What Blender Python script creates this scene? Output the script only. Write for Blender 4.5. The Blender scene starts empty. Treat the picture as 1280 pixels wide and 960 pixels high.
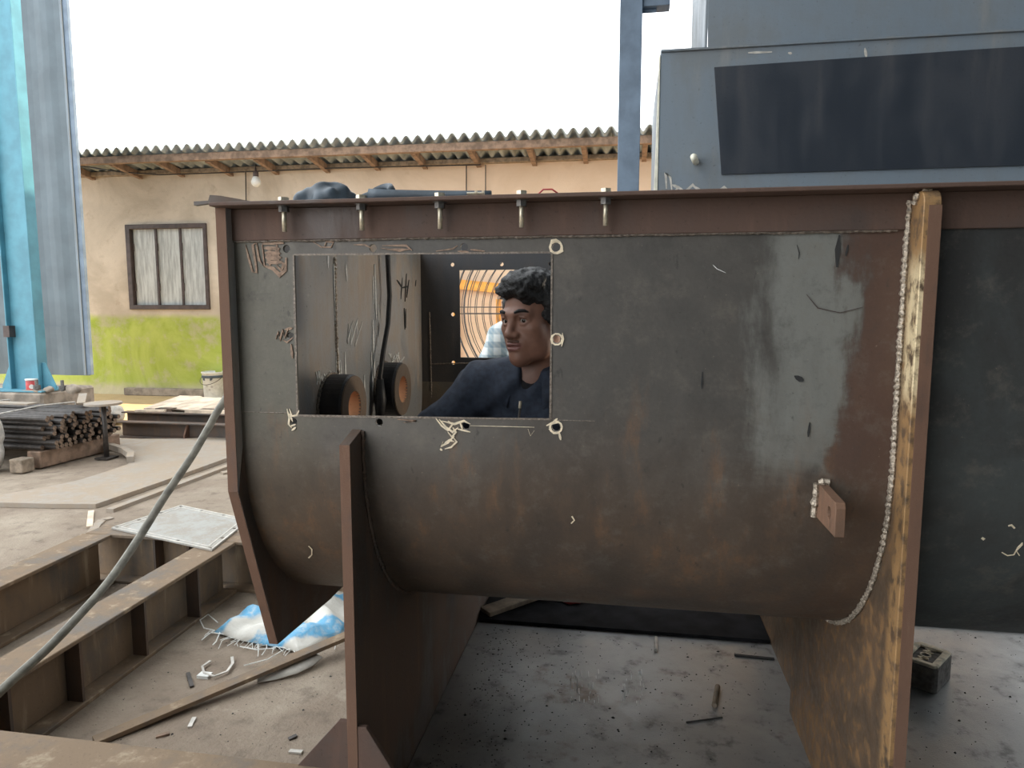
import bpy, bmesh, math, random
import numpy as np
from mathutils import Vector, Matrix
from mathutils.geometry import tessellate_polygon

random.seed(7)
S = bpy.context.scene
COL = S.collection

# ------------------------------------------------------------------ camera
FPX, HORIZON, VPX, EYE = 870.0, 384.0, 785.0, 1.2
TILT = math.atan((480 - HORIZON) / FPX)
YAW = math.atan((VPX - 640) / FPX * math.cos(TILT))
cd = bpy.data.cameras.new('camera')
cam = bpy.data.objects.new('camera', cd)
COL.objects.link(cam)
cam.location = (0, 0, EYE)
cam.rotation_euler = (math.pi / 2 - TILT, 0, YAW)
cd.sensor_width = 36
cd.lens = FPX / 1280 * 36
cd.clip_start = 0.05
cd.clip_end = 300
S.camera = cam

# ------------------------------------------------------------------ sky, sun, exposure
w = bpy.data.worlds.new('world')
S.world = w
w.use_nodes = True
bg = w.node_tree.nodes['Background']
bg.inputs[0].default_value = (0.93, 0.97, 1.0, 1)
bg.inputs[1].default_value = 1.25
sd = bpy.data.lights.new('sun', 'SUN')
sd.energy = 3.0
sd.color = (1.0, 0.83, 0.58)
sd.angle = 0.012
so = bpy.data.objects.new('sun', sd)
COL.objects.link(so)
SUN_DIR = Vector((-0.62, -0.04, -1.0))
so.rotation_euler = SUN_DIR.to_track_quat('-Z', 'Y').to_euler()
S.view_settings.view_transform = 'Standard'
S.view_settings.look = 'None'
S.view_settings.gamma = 1
S.view_settings.use_curve_mapping = False
S.view_settings.exposure = 1.45

# ------------------------------------------------------------------ measuring the photograph
_F = Vector((-math.sin(YAW) * math.cos(TILT), math.cos(YAW) * math.cos(TILT), -math.sin(TILT)))
_R = Vector((math.cos(YAW), math.sin(YAW), 0))
_U = _R.cross(_F)


def at(px, py, X=None, Y=None, Z=None):
    """the point seen at a pixel of the photograph that lies on a known world plane"""
    d = _F * FPX + _R * (px - 640) + _U * (480 - py)
    if X is not None:
        t = X / d.x
    elif Y is not None:
        t = Y / d.y
    else:
        t = (Z - EYE) / d.z
    return Vector((d.x * t, d.y * t, EYE + d.z * t))


# ------------------------------------------------------------------ materials
class Nt:
    def __init__(s, name):
        s.m = bpy.data.materials.new(name)
        s.m.use_nodes = True
        s.t = s.m.node_tree
        s.b = s.t.nodes['Principled BSDF']
        s.co = s.t.nodes.new('ShaderNodeTexCoord').outputs['Object']

    def link(s, a, b):
        if isinstance(a, (int, float)):
            b.default_value = a
        elif isinstance(a, tuple):
            b.default_value = a if len(a) != 3 or b.type == 'VECTOR' else a + (1,)
        else:
            s.t.links.new(a, b)

    def map(s, scale=(1, 1, 1), rot=(0, 0, 0)):
        n = s.t.nodes.new('ShaderNodeMapping')
        n.inputs['Scale'].default_value = scale
        n.inputs['Rotation'].default_value = rot
        s.t.links.new(s.co, n.inputs[0])
        return n.outputs[0]

    def noise(s, scale, detail=5, rough=0.55, vec=None, dist=0):
        n = s.t.nodes.new('ShaderNodeTexNoise')
        n.inputs['Scale'].default_value = scale
        n.inputs['Detail'].default_value = detail
        n.inputs['Roughness'].default_value = rough
        n.inputs['Distortion'].default_value = dist
        s.t.links.new(vec or s.co, n.inputs['Vector'])
        return n.outputs['Fac']

    def rng(s, v, a, b, c=0.0, d=1.0):
        n = s.t.nodes.new('ShaderNodeMapRange')
        n.interpolation_type = 'SMOOTHSTEP'
        s.link(v, n.inputs[0])
        for i, q in enumerate((a, b, c, d)):
            n.inputs[i + 1].default_value = q
        return n.outputs[0]

    def math(s, op, a, b=0.0):
        n = s.t.nodes.new('ShaderNodeMath')
        n.operation = op
        s.link(a, n.inputs[0])
        s.link(b, n.inputs[1])
        return n.outputs[0]

    def mul(s, a, b): return s.math('MULTIPLY', a, b)
    def add(s, a, b): return s.math('ADD', a, b)

    def mix(s, f, a, b, mode='MIX'):
        n = s.t.nodes.new('ShaderNodeMix')
        n.data_type = 'RGBA'
        n.blend_type = mode
        s.link(f, n.inputs[0])
        s.link(a, n.inputs[6])
        s.link(b, n.inputs[7])
        return n.outputs[2]

    def xyz(s):
        n = s.t.nodes.new('ShaderNodeSeparateXYZ')
        s.t.links.new(s.co, n.inputs[0])
        return n.outputs

    def bump(s, h, strength=0.3, dist=0.01):
        n = s.t.nodes.new('ShaderNodeBump')
        n.inputs['Strength'].default_value = strength
        n.inputs['Distance'].default_value = dist
        s.link(h, n.inputs['Height'])
        s.t.links.new(n.outputs[0], s.b.inputs['Normal'])

    def out(s, col, rough=0.6, metal=0.0, spec=None):
        s.link(col, s.b.inputs['Base Color'])
        s.link(rough, s.b.inputs['Roughness'])
        s.link(metal, s.b.inputs['Metallic'])
        if spec is not None:
            s.b.inputs['Specular IOR Level'].default_value = spec
        return s.m


def plain(name, c, rough=0.6, metal=0.0, var=0.25, scale=30, bump=0.15):
    n = Nt(name)
    f = n.noise(scale, 6)
    d = tuple(v * (1 - var) for v in c)
    l = tuple(min(1, v * (1 + var)) for v in c)
    if bump:
        n.bump(f, bump, 0.004)
    return n.out(n.mix(n.rng(f, 0.3, 0.7), d, l), rough, metal)


def steel(name, mill, rust, amount=0.5, light=None, rough=0.5, metal=0.35, streak=(1, 1, 0.15), scale=3.0):
    """hot rolled plate: mill scale with blooms, runs and specks of rust"""
    n = Nt(name)
    light = light or tuple(min(1, v * 1.9) for v in rust)
    a = n.noise(scale, 9, 0.62, dist=0.6)
    b = n.noise(scale * 6, 8, 0.6, n.map(streak))
    c = n.noise(scale * 45, 4, 0.6)
    lo = 0.72 - 0.5 * amount
    m = n.rng(n.add(n.mul(a, 0.65), n.mul(b, 0.35)), lo - 0.09, lo + 0.12)
    col = n.mix(m, mill, rust)
    col = n.mix(n.mul(n.mul(n.rng(b, 0.54, 0.75), m), 0.6), col, light)
    col = n.mix(n.rng(c, 0.62, 0.75, 0, 0.5), col, tuple(v * 0.35 for v in mill))
    col = n.mix(n.rng(c, 0.36, 0.22, 0, 0.35), col, light)
    n.bump(n.add(c, n.mul(a, 0.6)), 0.25, 0.003)
    return n.out(col, n.rng(n.add(m, n.mul(c, 0.4)), 0, 1.3, rough - 0.1, rough + 0.28), n.rng(m, 0, 1, metal, metal * 0.25))


M = {}
M['rail'] = steel('rail_steel', (0.088, 0.068, 0.06), (0.115, 0.07, 0.053), 0.6, (0.19, 0.11, 0.08), 0.5, 0.25)
M['edge'] = steel('cut_edge_steel', (0.115, 0.070, 0.052), (0.17, 0.093, 0.06), 0.7, (0.23, 0.135, 0.09), 0.55, 0.2, scale=8)
M['dark'] = steel('dark_plate_steel', (0.075, 0.066, 0.06), (0.125, 0.082, 0.058), 0.5, (0.19, 0.115, 0.07), 0.5, 0.25)
M['beam'] = steel('frame_beam_steel', (0.105, 0.092, 0.078), (0.215, 0.15, 0.095), 0.58, (0.48, 0.40, 0.28), 0.6, 0.15)
M['inner'] = steel('inner_plate_steel', (0.40, 0.415, 0.425), (0.40, 0.33, 0.27), 0.42, (0.62, 0.55, 0.46), 0.36, 0.3, (1, 1.5, .12))
M['backwall'] = steel('back_wall_steel', (0.045, 0.046, 0.05), (0.065, 0.058, 0.055), 0.4, (0.11, 0.09, 0.075), 0.5, 0.3)
M['blackplate'] = plain('dull_black_plate', (0.016, 0.016, 0.018), 0.9, 0, 0.4, 12, 0.1)  # near-black, dull plate for the rear floor sheets
M['blackplate'].node_tree.nodes['Principled BSDF'].inputs['Specular IOR Level'].default_value = 0.1
M['lug'] = steel('lug_steel', (0.14, 0.088, 0.06), (0.20, 0.11, 0.068), 0.6, None, 0.6, 0.15, scale=12)
M['weld'] = plain('weld_metal', (0.20, 0.165, 0.135), 0.45, 0.4, 0.4, 200, 0.4)
M['weldbright'] = plain('fresh_weld_metal', (0.40, 0.34, 0.27), 0.42, 0.4, 0.6, 260, 0.6)
M['paintmark'] = plain('cream_paint_mark', (0.80, 0.68, 0.50), 0.7, 0, 0.2, 90, 0.2)
M['scorch'] = plain('torch_scorch_mark', (0.30, 0.20, 0.14), 0.7, 0, 0.35, 120, 0.2)
M['chalk'] = plain('white_chalk', (0.80, 0.80, 0.78), 0.9, 0, 0.15, 150, 0.2)
M['soot'] = plain('black_marker', (0.03, 0.03, 0.03), 0.8, 0, 0.2, 90, 0)
M['zinc'] = plain('zinc_bolt', (0.62, 0.55, 0.42), 0.35, 0.6, 0.25, 120, 0.1)
M['nut'] = plain('dark_nut', (0.16, 0.15, 0.14), 0.45, 0.6, 0.3, 120, 0.1)
M['rubber'] = plain('black_rubber', (0.018, 0.018, 0.02), 0.5, 0, 0.3, 60, 0.1)
M['hose'] = plain('grey_hose_rubber', (0.17, 0.16, 0.13), 0.6, 0, 0.3, 40, 0.15)
M['blue'] = plain('blue_column_paint', (0.09, 0.27, 0.35), 0.5, 0, 0.15, 6, 0.05)
M['postblue'] = plain('grey_blue_post_paint', (0.15, 0.20, 0.265), 0.5, 0, 0.2, 7, 0.05)
M['hopper'] = steel('primer_grey_plate', (0.19, 0.23, 0.27), (0.18, 0.20, 0.215), 0.4, (0.28, 0.28, 0.27), 0.55, 0.1, scale=1.5)
M['hopdark'] = steel('blue_black_plate', (0.028, 0.035, 0.047), (0.035, 0.04, 0.05), 0.4, (0.06, 0.06, 0.065), 0.5, 0.2, scale=1.5)
M['cream'] = plain('cream_bright_steel', (0.72, 0.70, 0.58), 0.6, 0, 0.15, 15, 0.1)
M['clad'] = plain('slate_cladding', (0.095, 0.125, 0.145), 0.5, 0.1, 0.15, 3, 0.05)
M['roofing'] = plain('fibre_cement_roofing', (0.34, 0.37, 0.37), 0.9, 0, 0.3, 5, 0.2)
M['timber'] = plain('weathered_timber', (0.24, 0.16, 0.11), 0.8, 0, 0.35, 14, 0.3)
M['oldwood'] = plain('grey_timber', (0.24, 0.19, 0.14), 0.85, 0, 0.35, 18, 0.3)
M['frame'] = plain('brown_frame_paint', (0.07, 0.05, 0.045), 0.6, 0, 0.3, 12, 0.1)
M['concrete'] = plain('concrete', (0.30, 0.25, 0.20), 0.9, 0, 0.35, 9, 0.5)
M['rod'] = plain('mill_rod', (0.055, 0.047, 0.042), 0.5, 0.4, 0.35, 25, 0.2)
M['rodend'] = plain('sheared_rod_end', (0.17, 0.12, 0.085), 0.6, 0.2, 0.45, 50, 0.2)
M['white'] = plain('white_plastic', (0.72, 0.72, 0.68), 0.5, 0, 0.12, 20, 0.15)
M['red'] = plain('red_paint', (0.50, 0.07, 0.07), 0.5, 0, 0.2, 30, 0.1)
M['orange'] = plain('orange_paint', (0.80, 0.38, 0.07), 0.6, 0, 0.2, 10, 0.1)
M['tarp'] = plain('slate_blue_tarpaulin', (0.065, 0.085, 0.105), 0.55, 0, 0.3, 25, 0.2)
M['slab'] = plain('pale_sheet', (0.62, 0.50, 0.38), 0.8, 0, 0.3, 8, 0.2)
M['brick'] = plain('toplit_brick', (0.66, 0.58, 0.44), 0.9, 0, 0.3, 45, 0.5)  # pale tone includes the light falling on the brick top
M['shadebrick'] = plain('shaded_sooty_brick', (0.13, 0.115, 0.10), 0.9, 0, 0.4, 45, 0.5)  # shade on the brick sides painted in along with soot
M['skin'] = plain('brown_skin', (0.25, 0.125, 0.085), 0.5, 0, 0.1, 40, 0.08)
M['lip'] = plain('lips', (0.21, 0.085, 0.07), 0.45, 0, 0.1, 40, 0.05)
M['hair'] = plain('black_hair', (0.010, 0.009, 0.009), 0.6, 0, 0.5, 220, 0.9)
M['stubble'] = plain('dark_moustache', (0.135, 0.072, 0.053), 0.7, 0, 0.3, 200, 0.2)
M['eye'] = plain('eye_white', (0.62, 0.57, 0.53), 0.25, 0, 0.05, 10, 0)
M['iris'] = plain('dark_iris', (0.025, 0.014, 0.01), 0.2, 0, 0.1, 10, 0)
M['navy'] = plain('navy_workwear', (0.028, 0.037, 0.058), 0.85, 0, 0.25, 60, 0.25)
M['black'] = plain('black_cotton', (0.012, 0.012, 0.014), 0.9, 0, 0.2, 80, 0.2)
M['leaf'] = plain('palm_leaf', (0.24, 0.30, 0.10), 0.6, 0, 0.3, 6, 0.1)
M['grit'] = plain('black_grit', (0.02, 0.02, 0.02), 0.6, 0.2, 0.4, 100, 0)
M['paper'] = plain('off_white_film', (0.50, 0.47, 0.42), 0.5, 0, 0.2, 30, 0.1)
M['galv'] = plain('fan_wire', (0.10, 0.09, 0.085), 0.4, 0.5, 0.2, 30, 0)


def shell_material():
    n = Nt('trough_shell_steel')
    x, _, z = n.xyz()
    a = n.noise(2.6, 9, 0.62, dist=0.8)
    b = n.noise(9, 8, 0.62, n.map((1, 1, 0.28)))
    c = n.noise(150, 4, 0.6)
    e = n.noise(17, 9, 0.75)
    d = n.noise(38, 6, 0.65, n.map((1, 1, 0.5)))
    wob = n.mul(n.add(a, n.add(n.mul(b, 0.8), -0.9)), 0.32)
    xx = n.add(x, wob)
    zz = n.add(z, wob)
    col = n.mix(n.rng(a, 0.35, 0.65), (0.085, 0.078, 0.070), (0.125, 0.112, 0.098))
    olive = n.rng(xx, -0.60, -0.74)
    col = n.mix(n.mul(olive, 0.75), col, (0.145, 0.135, 0.105))
    pale = n.mul(n.rng(xx, 0.19, 0.25), n.rng(xx, 0.40, 0.36))
    pale = n.mul(pale, n.rng(zz, 0.80, 0.92))
    col = n.mix(n.mul(pale, n.rng(b, 0.25, 0.55, 0.55, 1)), col, (0.215, 0.215, 0.195))
    brown = n.mul(n.rng(xx, 0.365, 0.405), n.rng(x, 0.515, 0.505))
    col = n.mix(brown, col, (0.105, 0.062, 0.046))
    low = n.rng(zz, 1.0, 0.72)
    col = n.mix(n.mul(low, 0.85), col, n.mix(n.rng(b, 0.35, 0.65), (0.078, 0.055, 0.040), (0.125, 0.082, 0.054)))
    bay = n.rng(x, 0.505, 0.515)  # bay right of the saddle: the plate's shade painted in as darker steel
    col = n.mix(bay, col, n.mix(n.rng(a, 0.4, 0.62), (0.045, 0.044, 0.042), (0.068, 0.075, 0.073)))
    fine = n.noise(26, 8, 0.68, n.map((1, 1, 0.3)))
    runs = n.mul(n.rng(b, 0.44, 0.62), n.mul(n.rng(zz, 1.10, 0.90), n.rng(zz, 0.50, 0.78, 0.25, 1)))
    runs = n.mul(n.mul(runs, n.rng(fine, 0.48, 0.66)), n.rng(x, 0.50, 0.40))
    col = n.mix(n.mul(runs, 0.55), col, (0.215, 0.115, 0.06))
    col = n.mix(n.rng(e, 0.50, 0.72, 0, 0.45), col, (0.055, 0.050, 0.046))
    col = n.mix(n.rng(e, 0.50, 0.30, 0, 0.35), col, (0.19, 0.165, 0.135))
    col = n.mix(n.rng(d, 0.64, 0.72, 0, 0.55), col, (0.035, 0.033, 0.03))
    col = n.mix(n.rng(c, 0.66, 0.78, 0, 0.5), col, (0.03, 0.028, 0.026))
    col = n.mix(n.rng(c, 0.33, 0.2, 0, 0.4), col, (0.36, 0.29, 0.22))
    n.bump(n.add(c, n.mul(d, 0.8)), 0.18, 0.003)
    return n.out(col, n.rng(n.add(b, n.mul(c, 0.5)), 0.4, 1.1, 0.42, 0.68), 0.2)


def right_plate_material():
    n = Nt('rusty_saddle_plate')
    x, y, z = n.xyz()
    a = n.noise(5, 9, 0.62, dist=0.7)
    b = n.noise(34, 8, 0.65, n.map((1, 1, 0.8)))
    c = n.noise(150, 4, 0.6)
    col = n.mix(n.rng(a, 0.35, 0.65), (0.105, 0.072, 0.047), (0.18, 0.112, 0.066))
    col = n.mix(n.rng(n.add(n.mul(b, 0.6), n.mul(a, 0.4)), 0.49, 0.62, 0, 0.75), col, (0.33, 0.185, 0.08))
    # a lighter orange strip along the front edge, palest in its upper part
    strip = n.mul(n.rng(n.add(y, n.mul(n.add(b, -0.5), 0.06)), 0.062 - 0.74, 0.035 - 0.74), n.rng(b, 0.36, 0.55))
    col = n.mix(n.mul(strip, 0.85), col, (0.42, 0.245, 0.105))
    upper_pale = n.mul(n.rng(n.add(z, n.mul(b, 0.12)), 1.06, 1.14), n.rng(n.add(z, n.mul(b, 0.1)), 1.36, 1.30))
    col = n.mix(n.mul(n.mul(upper_pale, strip), 0.9), col, (0.86, 0.72, 0.46))
    col = n.mix(n.rng(c, 0.6, 0.75, 0, 0.5), col, (0.05, 0.035, 0.025))
    n.bump(n.add(c, b), 0.25, 0.003)
    return n.out(col, n.rng(b, 0.3, 0.7, 0.45, 0.7), 0.25)


def ground_material():
    n = Nt('yard_ground')
    x, y, z = n.xyz()
    a = n.noise(0.9, 9, 0.65, dist=0.5)
    b = n.noise(9, 8, 0.65)
    c = n.noise(90, 4, 0.6)
    col = n.mix(n.rng(a, 0.38, 0.62), (0.24, 0.19, 0.145), (0.35, 0.295, 0.23))
    col = n.mix(n.rng(b, 0.5, 0.7, 0, 0.6), col, (0.13, 0.10, 0.08))
    col = n.mix(n.rng(b, 0.42, 0.3, 0, 0.5), col, (0.40, 0.34, 0.27))
    sand = n.rng(n.add(y, n.mul(a, 0.8)), 6.0, 6.9)
    col = n.mix(sand, col, n.mix(b, (0.46, 0.33, 0.18), (0.62, 0.46, 0.27)))
    col = n.mix(n.rng(c, 0.62, 0.72, 0, 0.6), col, (0.08, 0.065, 0.05))
    n.bump(n.add(c, n.mul(b, 1.5)), 0.5, 0.01)
    return n.out(col, 0.9, 0.0, 0.2)


def floor_plate_material():
    n = Nt('floor_plate_steel')
    a = n.noise(2.2, 8, 0.6, dist=0.5)
    b = n.noise(14, 8, 0.65)
    s = n.noise(60, 5, 0.6, n.map((1, 0.12, 1)))
    c = n.noise(220, 3, 0.6)
    col = n.mix(n.rng(a, 0.35, 0.65), (0.27, 0.272, 0.27), (0.38, 0.38, 0.37))
    col = n.mix(n.rng(b, 0.54, 0.72, 0, 0.7), col, (0.075, 0.075, 0.077))
    col = n.mix(n.mul(n.rng(a, 0.56, 0.68), n.rng(b, 0.42, 0.6, 0, 0.7)), col, (0.19, 0.13, 0.09))
    col = n.mix(n.rng(s, 0.62, 0.74, 0, 0.35), col, (0.34, 0.34, 0.34))
    col = n.mix(n.rng(c, 0.66, 0.74, 0, 0.7), col, (0.02, 0.02, 0.02))
    n.bump(n.add(c, b), 0.2, 0.003)
    return n.out(col, n.rng(b, 0.3, 0.7, 0.30, 0.5), 0.5)


def wall_material():
    n = Nt('peach_render')
    x, y, z = n.xyz()
    a = n.noise(0.9, 9, 0.66, dist=0.6)
    b = n.noise(6, 8, 0.65)
    c = n.noise(50, 4, 0.6)
    col = n.mix(n.rng(a, 0.35, 0.65), (0.46, 0.39, 0.305), (0.64, 0.55, 0.445))
    col = n.mix(n.rng(b, 0.55, 0.72, 0, 0.5), col, (0.36, 0.28, 0.20))
    warm = n.rng(x, -5.0, -1.0)
    col = n.mix(n.mul(warm, 0.6), col, (0.78, 0.55, 0.37))
    # yellow-green lens flare tint painted into the foot of the wall
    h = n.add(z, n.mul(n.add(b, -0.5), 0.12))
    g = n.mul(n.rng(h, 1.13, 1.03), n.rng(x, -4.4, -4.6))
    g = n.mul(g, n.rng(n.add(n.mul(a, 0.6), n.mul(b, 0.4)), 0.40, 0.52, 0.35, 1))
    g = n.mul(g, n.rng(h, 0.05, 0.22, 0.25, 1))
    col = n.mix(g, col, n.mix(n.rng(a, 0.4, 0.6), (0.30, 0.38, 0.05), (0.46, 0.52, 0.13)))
    n.bump(n.add(c, b), 0.3, 0.01)
    return n.out(col, 0.9, 0.0, 0.2)


def shutter_material():
    n = Nt('shutter_paint')
    b = n.noise(5, 8, 0.65, n.map((6, 6, 0.6)))
    return n.out(n.mix(n.rng(b, 0.35, 0.65), (0.36, 0.37, 0.36), (0.60, 0.62, 0.60)), 0.6)


def sack_material():
    n = Nt('woven_sack')
    x, y, z = n.xyz()
    a = n.noise(7, 6, 0.6, dist=0.5)
    b = n.noise(30, 5, 0.6)
    u = n.add(n.mul(x, -0.62), n.add(n.mul(y, 0.78), n.mul(a, 0.10)))
    band2 = n.rng(n.math('SINE', n.mul(u, 27.0)), 0.0, 0.5)
    col = n.mix(n.mul(band2, n.rng(b, 0.3, 0.55, 0.4, 1)), (0.66, 0.64, 0.58), (0.12, 0.38, 0.60))
    n.bump(n.add(b, a), 0.5, 0.008)
    return n.out(col, 0.55)


def plaid_material():
    n = Nt('blue_white_plaid')
    x, y, z = n.xyz()

    def stripes(v, f, ph=0.0):
        return n.rng(n.math('SINE', n.add(n.mul(v, f), ph)), -0.1, 0.4)
    s1 = stripes(x, 95)
    s2 = stripes(z, 95)
    s3 = stripes(n.add(x, z), 210)
    col = n.mix(n.mul(s1, 0.6), (0.62, 0.66, 0.66), (0.16, 0.27, 0.33))
    col = n.mix(n.mul(s2, 0.55), col, (0.10, 0.18, 0.24))
    col = n.mix(n.mul(s3, 0.15), col, (0.75, 0.72, 0.6))
    return n.out(col, 0.85)


M['shell'] = shell_material()
M['right'] = right_plate_material()
M['ground'] = ground_material()
M['plate'] = floor_plate_material()
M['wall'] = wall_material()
M['shutter'] = shutter_material()
M['sack'] = sack_material()
M['plaid'] = plaid_material()
M['yardplate'] = steel('yard_plate_steel', (0.31, 0.27, 0.225), (0.32, 0.255, 0.19), 0.5, (0.45, 0.36, 0.27), 0.65, 0.1)
M['lid'] = steel('bright_cover_steel', (0.36, 0.355, 0.33), (0.33, 0.30, 0.255), 0.45, (0.55, 0.53, 0.48), 0.75, 0.0, scale=9)
M['boss'] = steel('machined_boss_steel', (0.035, 0.035, 0.04), (0.06, 0.05, 0.045), 0.3, None, 0.45, 0.4)
M['bossface'] = steel('boss_face_steel', (0.20, 0.16, 0.13), (0.22, 0.15, 0.10), 0.4, None, 0.5, 0.3)
M['bore'] = steel('rusty_bore', (0.42, 0.22, 0.11), (0.50, 0.26, 0.13), 0.6, None, 0.6, 0.1)

# ------------------------------------------------------------------ mesh building


class MB:
    def __init__(s):
        s.v, s.f, s.mi = [], [], []

    def raw(s, vs, fs, mi=0):
        o = len(s.v)
        s.v += [Vector(p) for p in vs]
        s.f += [[i + o for i in f] for f in fs]
        s.mi += [mi] * len(fs)
        return s

    def box(s, x0, x1, y0, y1, z0, z1, mi=0):
        return s.raw([(x0, y0, z0), (x1, y0, z0), (x1, y1, z0), (x0, y1, z0), (x0, y0, z1), (x1, y0, z1), (x1, y1, z1), (x0, y1, z1)],
                     [(3, 2, 1, 0), (4, 5, 6, 7), (0, 1, 5, 4), (1, 2, 6, 5), (2, 3, 7, 6), (3, 0, 4, 7)], mi)

    def bar(s, p0, p1, wd, ht, up=(0, 0, 1), mi=0):
        """a straight bar from p0 to p1, wd wide and ht high, p0/p1 in the middle of its bottom"""
        p0, p1 = Vector(p0), Vector(p1)
        d = (p1 - p0).normalized()
        sd_ = d.cross(Vector(up)).normalized() * wd / 2
        u = sd_.cross(d).normalized() * ht
        vs = [p0 - sd_, p0 + sd_, p1 + sd_, p1 - sd_]
        return s.raw(vs + [q + u for q in vs], [(3, 2, 1, 0), (4, 5, 6, 7), (0, 1, 5, 4), (1, 2, 6, 5), (2, 3, 7, 6), (3, 0, 4, 7)], mi)

    def tube(s, pts, r, n=8, cap=True, mi=0):
        pts = [Vector(p) for p in pts]
        rs = r if isinstance(r, (list, tuple)) else [r] * len(pts)
        o = len(s.v)
        ref = None
        for i, p in enumerate(pts):
            t = (pts[min(i + 1, len(pts) - 1)] - pts[max(i - 1, 0)]).normalized()
            if ref is None:
                ref = Vector((0, 0, 1)) if abs(t.z) < 0.9 else Vector((1, 0, 0))
            a = t.cross(ref).normalized()
            b = a.cross(t).normalized()
            ref = b
            for k in range(n):
                q = 2 * math.pi * k / n
                s.v.append(p + (a * math.cos(q) + b * math.sin(q)) * rs[i])
        for i in range(len(pts) - 1):
            for k in range(n):
                k2 = (k + 1) % n
                s.f.append([o + i * n + k, o + i * n + k2, o + (i + 1) * n + k2, o + (i + 1) * n + k])
                s.mi.append(mi)
        if cap:
            s.f.append([o + k for k in range(n)][::-1])
            s.f.append([o + (len(pts) - 1) * n + k for k in range(n)])
            s.mi += [mi, mi]
        return s

    def cyl(s, p0, p1, r0, r1=None, n=16, mi=0):
        return s.tube([p0, p1], [r0, r0 if r1 is None else r1], n, True, mi)

    def prism(s, outer, holes, fn, t, mi=0):
        """flat plate: outline and holes in 2D, fn maps (u, v, d) to the world, t thick"""
        loops = [[Vector((p[0], p[1], 0)) for p in l] for l in [outer] + list(holes)]
        tri = tessellate_polygon(loops)
        flat = [p for l in loops for p in l]
        nf = len(flat)
        vs = [fn(p.x, p.y, 0) for p in flat] + [fn(p.x, p.y, t) for p in flat]
        fs = [list(q) for q in tri] + [[q[2] + nf, q[1] + nf, q[0] + nf] for q in tri]
        o = 0
        for l in loops:
            m = len(l)
            fs += [[o + i, o + (i + 1) % m, o + (i + 1) % m + nf, o + i + nf] for i in range(m)]
            o += m
        return s.raw(vs, fs, mi)

    def lathe(s, prof, c=(0, 0, 0), n=24, axis='z', mi=0):
        o = len(s.v)
        c = Vector(c)
        for r, h in prof:
            for k in range(n):
                q = 2 * math.pi * k / n
                a, b = r * math.cos(q), r * math.sin(q)
                s.v.append(c + (Vector((a, b, h)) if axis == 'z' else Vector((h, a, b)) if axis == 'x' else Vector((a, h, b))))
        for i in range(len(prof) - 1):
            for k in range(n):
                k2 = (k + 1) % n
                s.f.append([o + i * n + k, o + i * n + k2, o + (i + 1) * n + k2, o + (i + 1) * n + k])
                s.mi.append(mi)
        return s

    def ribbon(s, pts, wd, nrm, th=0.0012, mi=0, taper=False):
        """a flat painted stroke on a surface whose normal is nrm"""
        pts = [Vector(p) for p in pts]
        nrm = Vector(nrm)
        o = len(s.v)
        for i, p in enumerate(pts):
            t = (pts[min(i + 1, len(pts) - 1)] - pts[max(i - 1, 0)]).normalized()
            q = t.cross(nrm).normalized() * wd / 2 * random.uniform(0.7, 1.2) * (0.35 if taper and i in (0, len(pts) - 1) else 1)
            s.v += [p - q, p + q, p + q + nrm * th, p - q + nrm * th]
        for i in range(len(pts) - 1):
            a, b = o + 4 * i, o + 4 * i + 4
            for k in range(4):
                s.f.append([a + k, a + (k + 1) % 4, b + (k + 1) % 4, b + k])
                s.mi.append(mi)
        s.f += [[o, o + 1, o + 2, o + 3], [len(s.v) - 1, len(s.v) - 2, len(s.v) - 3, len(s.v) - 4]]
        s.mi += [mi, mi]
        return s


OFF = {}


def build(name, mb, mat, parent=None, smooth=False, bevel=0, origin=None, fix=True):
    mats = mat if isinstance(mat, list) else [mat]
    if parent is not None:
        off = OFF[parent.name]
    elif origin is not None:
        off = Vector(origin)
    else:
        xs = [p.x for p in mb.v]; ys = [p.y for p in mb.v]; zs = [p.z for p in mb.v]
        off = Vector(((min(xs) + max(xs)) / 2, (min(ys) + max(ys)) / 2, min(zs)))
    me = bpy.data.meshes.new(name)
    me.from_pydata([tuple(p - off) for p in mb.v], [], mb.f)
    for m in mats:
        me.materials.append(m)
    if len(mats) > 1:
        me.polygons.foreach_set('material_index', mb.mi)
    if fix:
        bm = bmesh.new()
        bm.from_mesh(me)
        bmesh.ops.recalc_face_normals(bm, faces=bm.faces)
        bm.to_mesh(me)
        bm.free()
    if smooth:
        me.polygons.foreach_set('use_smooth', [True] * len(me.polygons))
    o = bpy.data.objects.new(name, me)
    COL.objects.link(o)
    if parent is not None:
        o.parent = parent
        OFF[o.name] = off
    else:
        o.location = off
        OFF[o.name] = off
    if bevel:
        b = o.modifiers.new('bevel', 'BEVEL')
        b.width = bevel
        b.segments = 1
        b.limit_method = 'ANGLE'
        b.angle_limit = 0.7
    return o


def thing(name, loc, label, cat, group=None):
    o = bpy.data.objects.new(name, None)
    COL.objects.link(o)
    o.location = loc
    o.empty_display_size = 0.1
    OFF[o.name] = Vector(loc)
    return tag(o, label, cat, group)


def tag(o, label, cat, group=None, kind=None):
    o['label'] = label
    o['category'] = cat
    if group:
        o['group'] = group
    if kind:
        o['kind'] = kind
    return o


def struct(o):
    o['kind'] = 'structure'
    return o


def shared(name, src, parent, loc, rot=(0, 0, 0), scale=(1, 1, 1)):
    """another piece with the same mesh under the same parent"""
    c = src.copy()
    c.name = name
    COL.objects.link(c)
    c.parent = parent
    c.location = loc
    c.rotation_euler = rot
    c.scale = scale
    OFF[c.name] = OFF[src.name]
    return c


def circle(cx, cy, r, n=16):
    return [(cx + r * math.cos(2 * math.pi * k / n), cy + r * math.sin(2 * math.pi * k / n)) for k in range(n)]


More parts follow.
